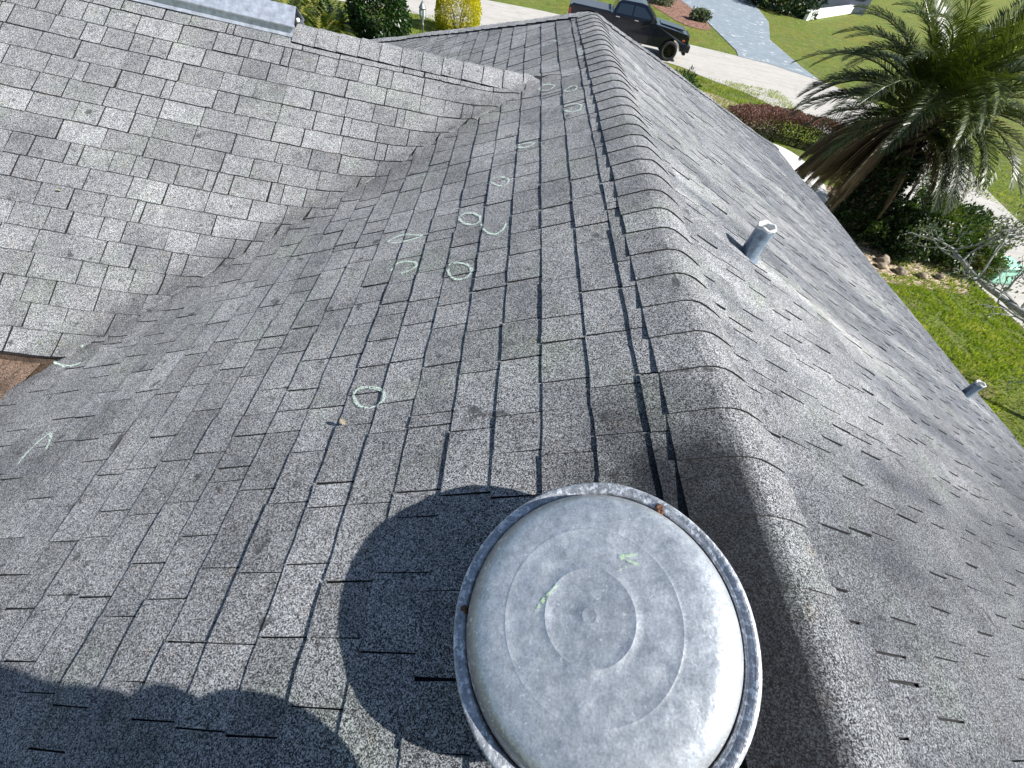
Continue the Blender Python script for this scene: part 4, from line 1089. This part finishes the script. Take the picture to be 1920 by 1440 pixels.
for x in (fx, rx):
    for y in (-(HW-.13), HW-.13): wheel(x, y)

# ---- neighbour's house far across the road, its white gutter and shaded wall
MAT['navy'] = speck('dark_blue_grey_wall', (.05, .065, .09), .2, 3, .8)
MAT['nroof'] = speck('tan_grey_shingles', (.25, .23, .2), .3, 8, .9, .02)
nb = empty('neighbour_house', 'neighbouring house with a white gutter and dark shaded wall beyond the driveway', 'house', (23, 40, GZ), R(60.8))
nb.location = (23.5, 62, GZ); nb.rotation_euler = (0, 0, R(8))
mb = MB(); mb.box((7, 5, 1.25), (14, 10, 2.5)); mb.build('wall', MAT['navy'], nb)
mb = MB(); mb.box((7, -.6, 2.56), (15.2, .12, .2)); mb.box((-.6, 5, 2.56), (.12, 11.2, .2)); mb.build('gutter', MAT['white'], nb)
mb = MB(); i = len(mb.v); mb.v += [(-.6, -.6, 2.62), (14.6, -.6, 2.62), (14.6, 10.6, 2.62), (-.6, 10.6, 2.62), (5, 5, 4.6), (9, 5, 4.6)]
for f in ((0, 1, 5, 4), (1, 2, 5), (2, 3, 4, 5), (3, 0, 4)): mb.face(f, 0)
mb.build('roof', MAT['nroof'], nb)
bw = empty('garden_wall', 'low white painted wall with a coping beyond the blue driveway', 'wall', (25.2, 51.8, GZ), R(49))
mb = MB(); mb.box((9, 0, .3), (18, .3, .6)); mb.build('wall_body', MAT['white'], bw)
mb = MB(); mb.box((9, 0, .64), (18.2, .42, .08)); mb.build('coping', MAT['white'], bw)
bush('dark_hedge', 'dense dark hedge in front of the neighbouring house, left of the white wall', 'hedge', (23.9, 55.2, GZ+.9), (3.2, 3.4, 1.3), 7000, .3, MAT['lf_dark'], 61, .25, tone=lambda p: .1)
# low plants on the neighbour's mulch bed
for i, (x, y, s_, lab) in enumerate([(9.9, 44.5, 1., 'leafy dark shrub on the red mulch bed beside the blue driveway'), (12.2, 40.8, .55, 'small twiggy plant at the near end of the red mulch bed')]):
    bush('garden_shrub', lab, 'shrub', (x, y, GZ+.5*s_), (1.1*s_, .9*s_, .6*s_), 2500, .16, MAT['lf_small'], 90+i, .3)

# ------------------------------------------------------------------ PHOTOGRAPHER (behind the camera, casts the shadow at the lower left)
MAT['shirt'] = speck('navy_work_shirt', (.03, .05, .10), .2, 40, .85)
MAT['skin'] = speck('skin', (.45, .27, .18), .1, 30, .55)
MAT['lips'] = speck('lips', (.36, .15, .12), .1, 40, .5)
MAT['jeans'] = speck('grey_work_trousers', (.09, .10, .12), .25, 60, .9)
MAT['boot'] = speck('brown_boot_leather', (.08, .05, .03), .3, 30, .7)
def skinned(name, verts, edges, radii, mat, parent, rootv=0, sub=2):
    me = bpy.data.meshes.new(name); me.from_pydata([tuple(v) for v in verts], edges, []); me.update()
    o = bpy.data.objects.new(name, me); col.objects.link(o); o.parent = parent
    m = o.modifiers.new('skin', 'SKIN'); me.materials.append(mat)
    sv_ = me.skin_vertices[0].data
    for i, r_ in enumerate(radii): sv_[i].radius = (r_, r_) if not isinstance(r_, tuple) else r_; sv_[i].use_root = (i == rootv)
    s_ = o.modifiers.new('sub', 'SUBSURF'); s_.levels = sub; s_.render_levels = sub
    return o
def fl(x, y): return zL(x) if x < 0 else -x*math.tan(tR)
per = empty('person', 'roof inspector in navy shirt and grey trousers crouching behind the fan vent, holding a phone', 'person', (-.3, -.6, 0))
per.location = (0, 0, 0)
fA = V((-.46, -.36, fl(-.46, 0)+.07)); fB = V((.02, -.55, fl(.02, 0)+.05))
hip = V((-.30, -.68, .22)); chest = V((-.33, -.59, .68)); neck = V((-.40, -.50, .88))
kA = V((-.365, -.20, .165)); kB = V((-.31, -.27, .36))
shA = chest+V((-.19, .03, .12)); shB = chest+V((.19, .0, .14)); 
elA = V((-.68, -.38, .62)); elB = V((-.24, -.36, .48)); wrA = V((-.735, -.10, .76)); wrB = V((-.35, -.36, .40))
belly = V((-.31, -.46, .42))
vs = [hip, hip+V((-.1, .02, -.02)), kA, fA+V((0, -.06, .04)), hip+V((.1, .02, -.02)), kB, fB+V((0, -.06, .04)), belly, chest, neck, shA, elA, wrA, shB, elB, wrB, neck+V((-.02, .03, .06))]
ed = [(0, 1), (1, 2), (2, 3), (0, 4), (4, 5), (5, 6), (0, 7), (7, 8), (8, 9), (8, 10), (10, 11), (11, 12), (8, 13), (13, 14), (14, 15), (9, 16)]
rd = [.10, .07, .045, .035, .07, .045, .035, .10, .11, .055, .05, .044, .028, .05, .044, .028, .052]
skinned('body', vs, ed, rd, MAT['skin'], per)
skinned('trousers', [vs[0], vs[1], vs[1].lerp(vs[2], .5), vs[2], vs[2].lerp(vs[3], .5), vs[3], vs[4], vs[4].lerp(vs[5], .5), vs[5], vs[5].lerp(vs[6], .5), vs[6], hip+V((0, .04, .09))], [(0, 1), (1, 2), (2, 3), (3, 4), (4, 5), (0, 6), (6, 7), (7, 8), (8, 9), (9, 10), (0, 11)], [.16, .125, .105, .088, .072, .06, .125, .105, .085, .072, .06, .145], MAT['jeans'], per, sub=3)
skinned('shirt', [hip+V((0, .03, .05)), hip.lerp(belly, .55)+V((0, -.04, 0)), belly+V((0, -.03, 0)), belly.lerp(chest, .5), chest, vs[9]+V((0, -.02, -.05)), shA, shA.lerp(elA, .75), shB, shB.lerp(elB, .75)], [(0, 1), (1, 2), (2, 3), (3, 4), (4, 5), (4, 6), (6, 7), (4, 8), (8, 9)], [.165, .165, .165, .17, .165, .075, .085, .062, .085, .062], MAT['shirt'], per, sub=3)
# head with face
hc = neck+V((-.05, .10, .15)); look = (V((-.45, .4, -.2))-hc).normalized(); rt = look.cross(V((0, 0, 1))).normalized(); upv = rt.cross(look)
bm = bmesh.new(); bmesh.ops.create_uvsphere(bm, u_segments=24, v_segments=18, radius=1)
for v_ in bm.verts:
    x, y, z = v_.co; wdt = .078*(1-.22*max(0, -z)); f = .098*(1-.12*max(0, -z))
    if y > .8 and abs(x) < .22 and -.25 < z < .1: f += .018
    v_.co = hc+rt*x*wdt+look*y*f+upv*z*.118
me = bpy.data.meshes.new('head'); bm.to_mesh(me); bm.free(); me.materials.append(MAT['skin']); me.polygons.foreach_set('use_smooth', [True]*len(me.polygons))
hd = bpy.data.objects.new('head', me); col.objects.link(hd); hd.parent = per
mb = MB()
mb.lathe([(.098, -.02), (.104, .03), (.100, .07), (.080, .105), (.045, .128), (0, .136)], 20, hc-look*.034+upv*.006, (rt*.86, look, upv)); 
mb.build('hair', MAT['boot'], per, smooth=True)
for sg in (-1, 1):
    mb = MB(); mb.lathe([(.012, 0), (.009, .006), (0, .009)], 10, hc+rt*sg*.030+look*.086+upv*.015, (rt, upv, look)); mb.build('eye', MAT['white'], per, smooth=True)
    mb = MB(); mb.lathe([(.006, 0), (0, .001)], 10, hc+rt*sg*.030+look*.096+upv*.015, (rt, upv, look)); mb.build('pupil', MAT['black'], per)
    mb = MB(); mb.lathe([(.028, -.006), (.03, .0), (.018, .008), (0, .004)], 12, hc+rt*sg*.079, (look, upv, rt*sg)); mb.build('ear', MAT['skin'], per, smooth=True)
mb = MB()
mb.tube([hc+look*.090+upv*.022, hc+look*.104-upv*.002, hc+look*.112-upv*.018, hc+look*.094-upv*.028], [.008, .011, .013, .006], 8); mb.build('nose', MAT['skin'], per, smooth=True)
mb = MB(); mb.tube([hc+rt*-.024+look*.083-upv*.052, hc+look*.092-upv*.050, hc+rt*.024+look*.083-upv*.052], [.003, .0065, .003], 8); mb.build('mouth', MAT['lips'], per, smooth=True)
for sg in (-1, 1):
    mb = MB(); mb.tube([hc+rt*sg*.014+look*.093+upv*.034, hc+rt*sg*.03+look*.091+upv*.040, hc+rt*sg*.047+look*.080+upv*.034], [.003, .004, .002], 6); mb.build('eyebrow', MAT['boot'], per)
# boots
for (f_, k) in ((fA, 0), (fB, 1)):
    skinned('boot', [f_+V((0, -.10, -.005)), f_+V((0, -.05, .0)), f_+V((0, .07, -.02)), f_+V((0, .15, -.03)), f_+V((0, -.07, .08))], [(0, 1), (1, 2), (2, 3), (1, 4)], [.046, .052, .045, .034, .055], MAT['boot'], per)
# hands, fingers round the phone edges
back = -cf
for (wr, sg) in ((wrA, -1), (wrB, 1)):
    palm_c = CAM+cr*sg*.098+back*.03-cu*.01 if sg < 0 else wr+V((-.06, .03, -.03))
    vs2 = [wr, wr.lerp(palm_c, .6), palm_c]; ed2 = [(0, 1), (1, 2)]; rd2 = [.028, .03, .026]
    for k in range(4):
        b0 = palm_c+cu*(.026-.018*k); L = (.9, 1., .94, .78)[k]
        a_ = len(vs2); vs2 += [b0+cf*-.0-cr*sg*.0, b0-cr*sg*.014*L+cf*.018-cf*.03, b0-cr*sg*.034*L-cf*.028]
        ed2 += [(2, a_), (a_, a_+1), (a_+1, a_+2)]; rd2 += [.010, .009, .0075]
    a_ = len(vs2); vs2 += [palm_c-cu*.02-cr*sg*.012-cf*.012, palm_c-cu*.012-cr*sg*.036-cf*.034]; ed2 += [(2, a_), (a_, a_+1)]; rd2 += [.012, .009]
    skinned('hand', vs2, ed2, rd2, MAT['skin'], per)
# the phone itself, lens side forward, just behind the picture's viewpoint
mb = MB(); mb.box((0, 0, .012), (.155, .075, .008)); ph = bevel(mb.build('phone', MAT['black']), .003)
ph.matrix_world = M.copy(); tag(ph, 'black phone held sideways by the crouching inspector', 'phone')
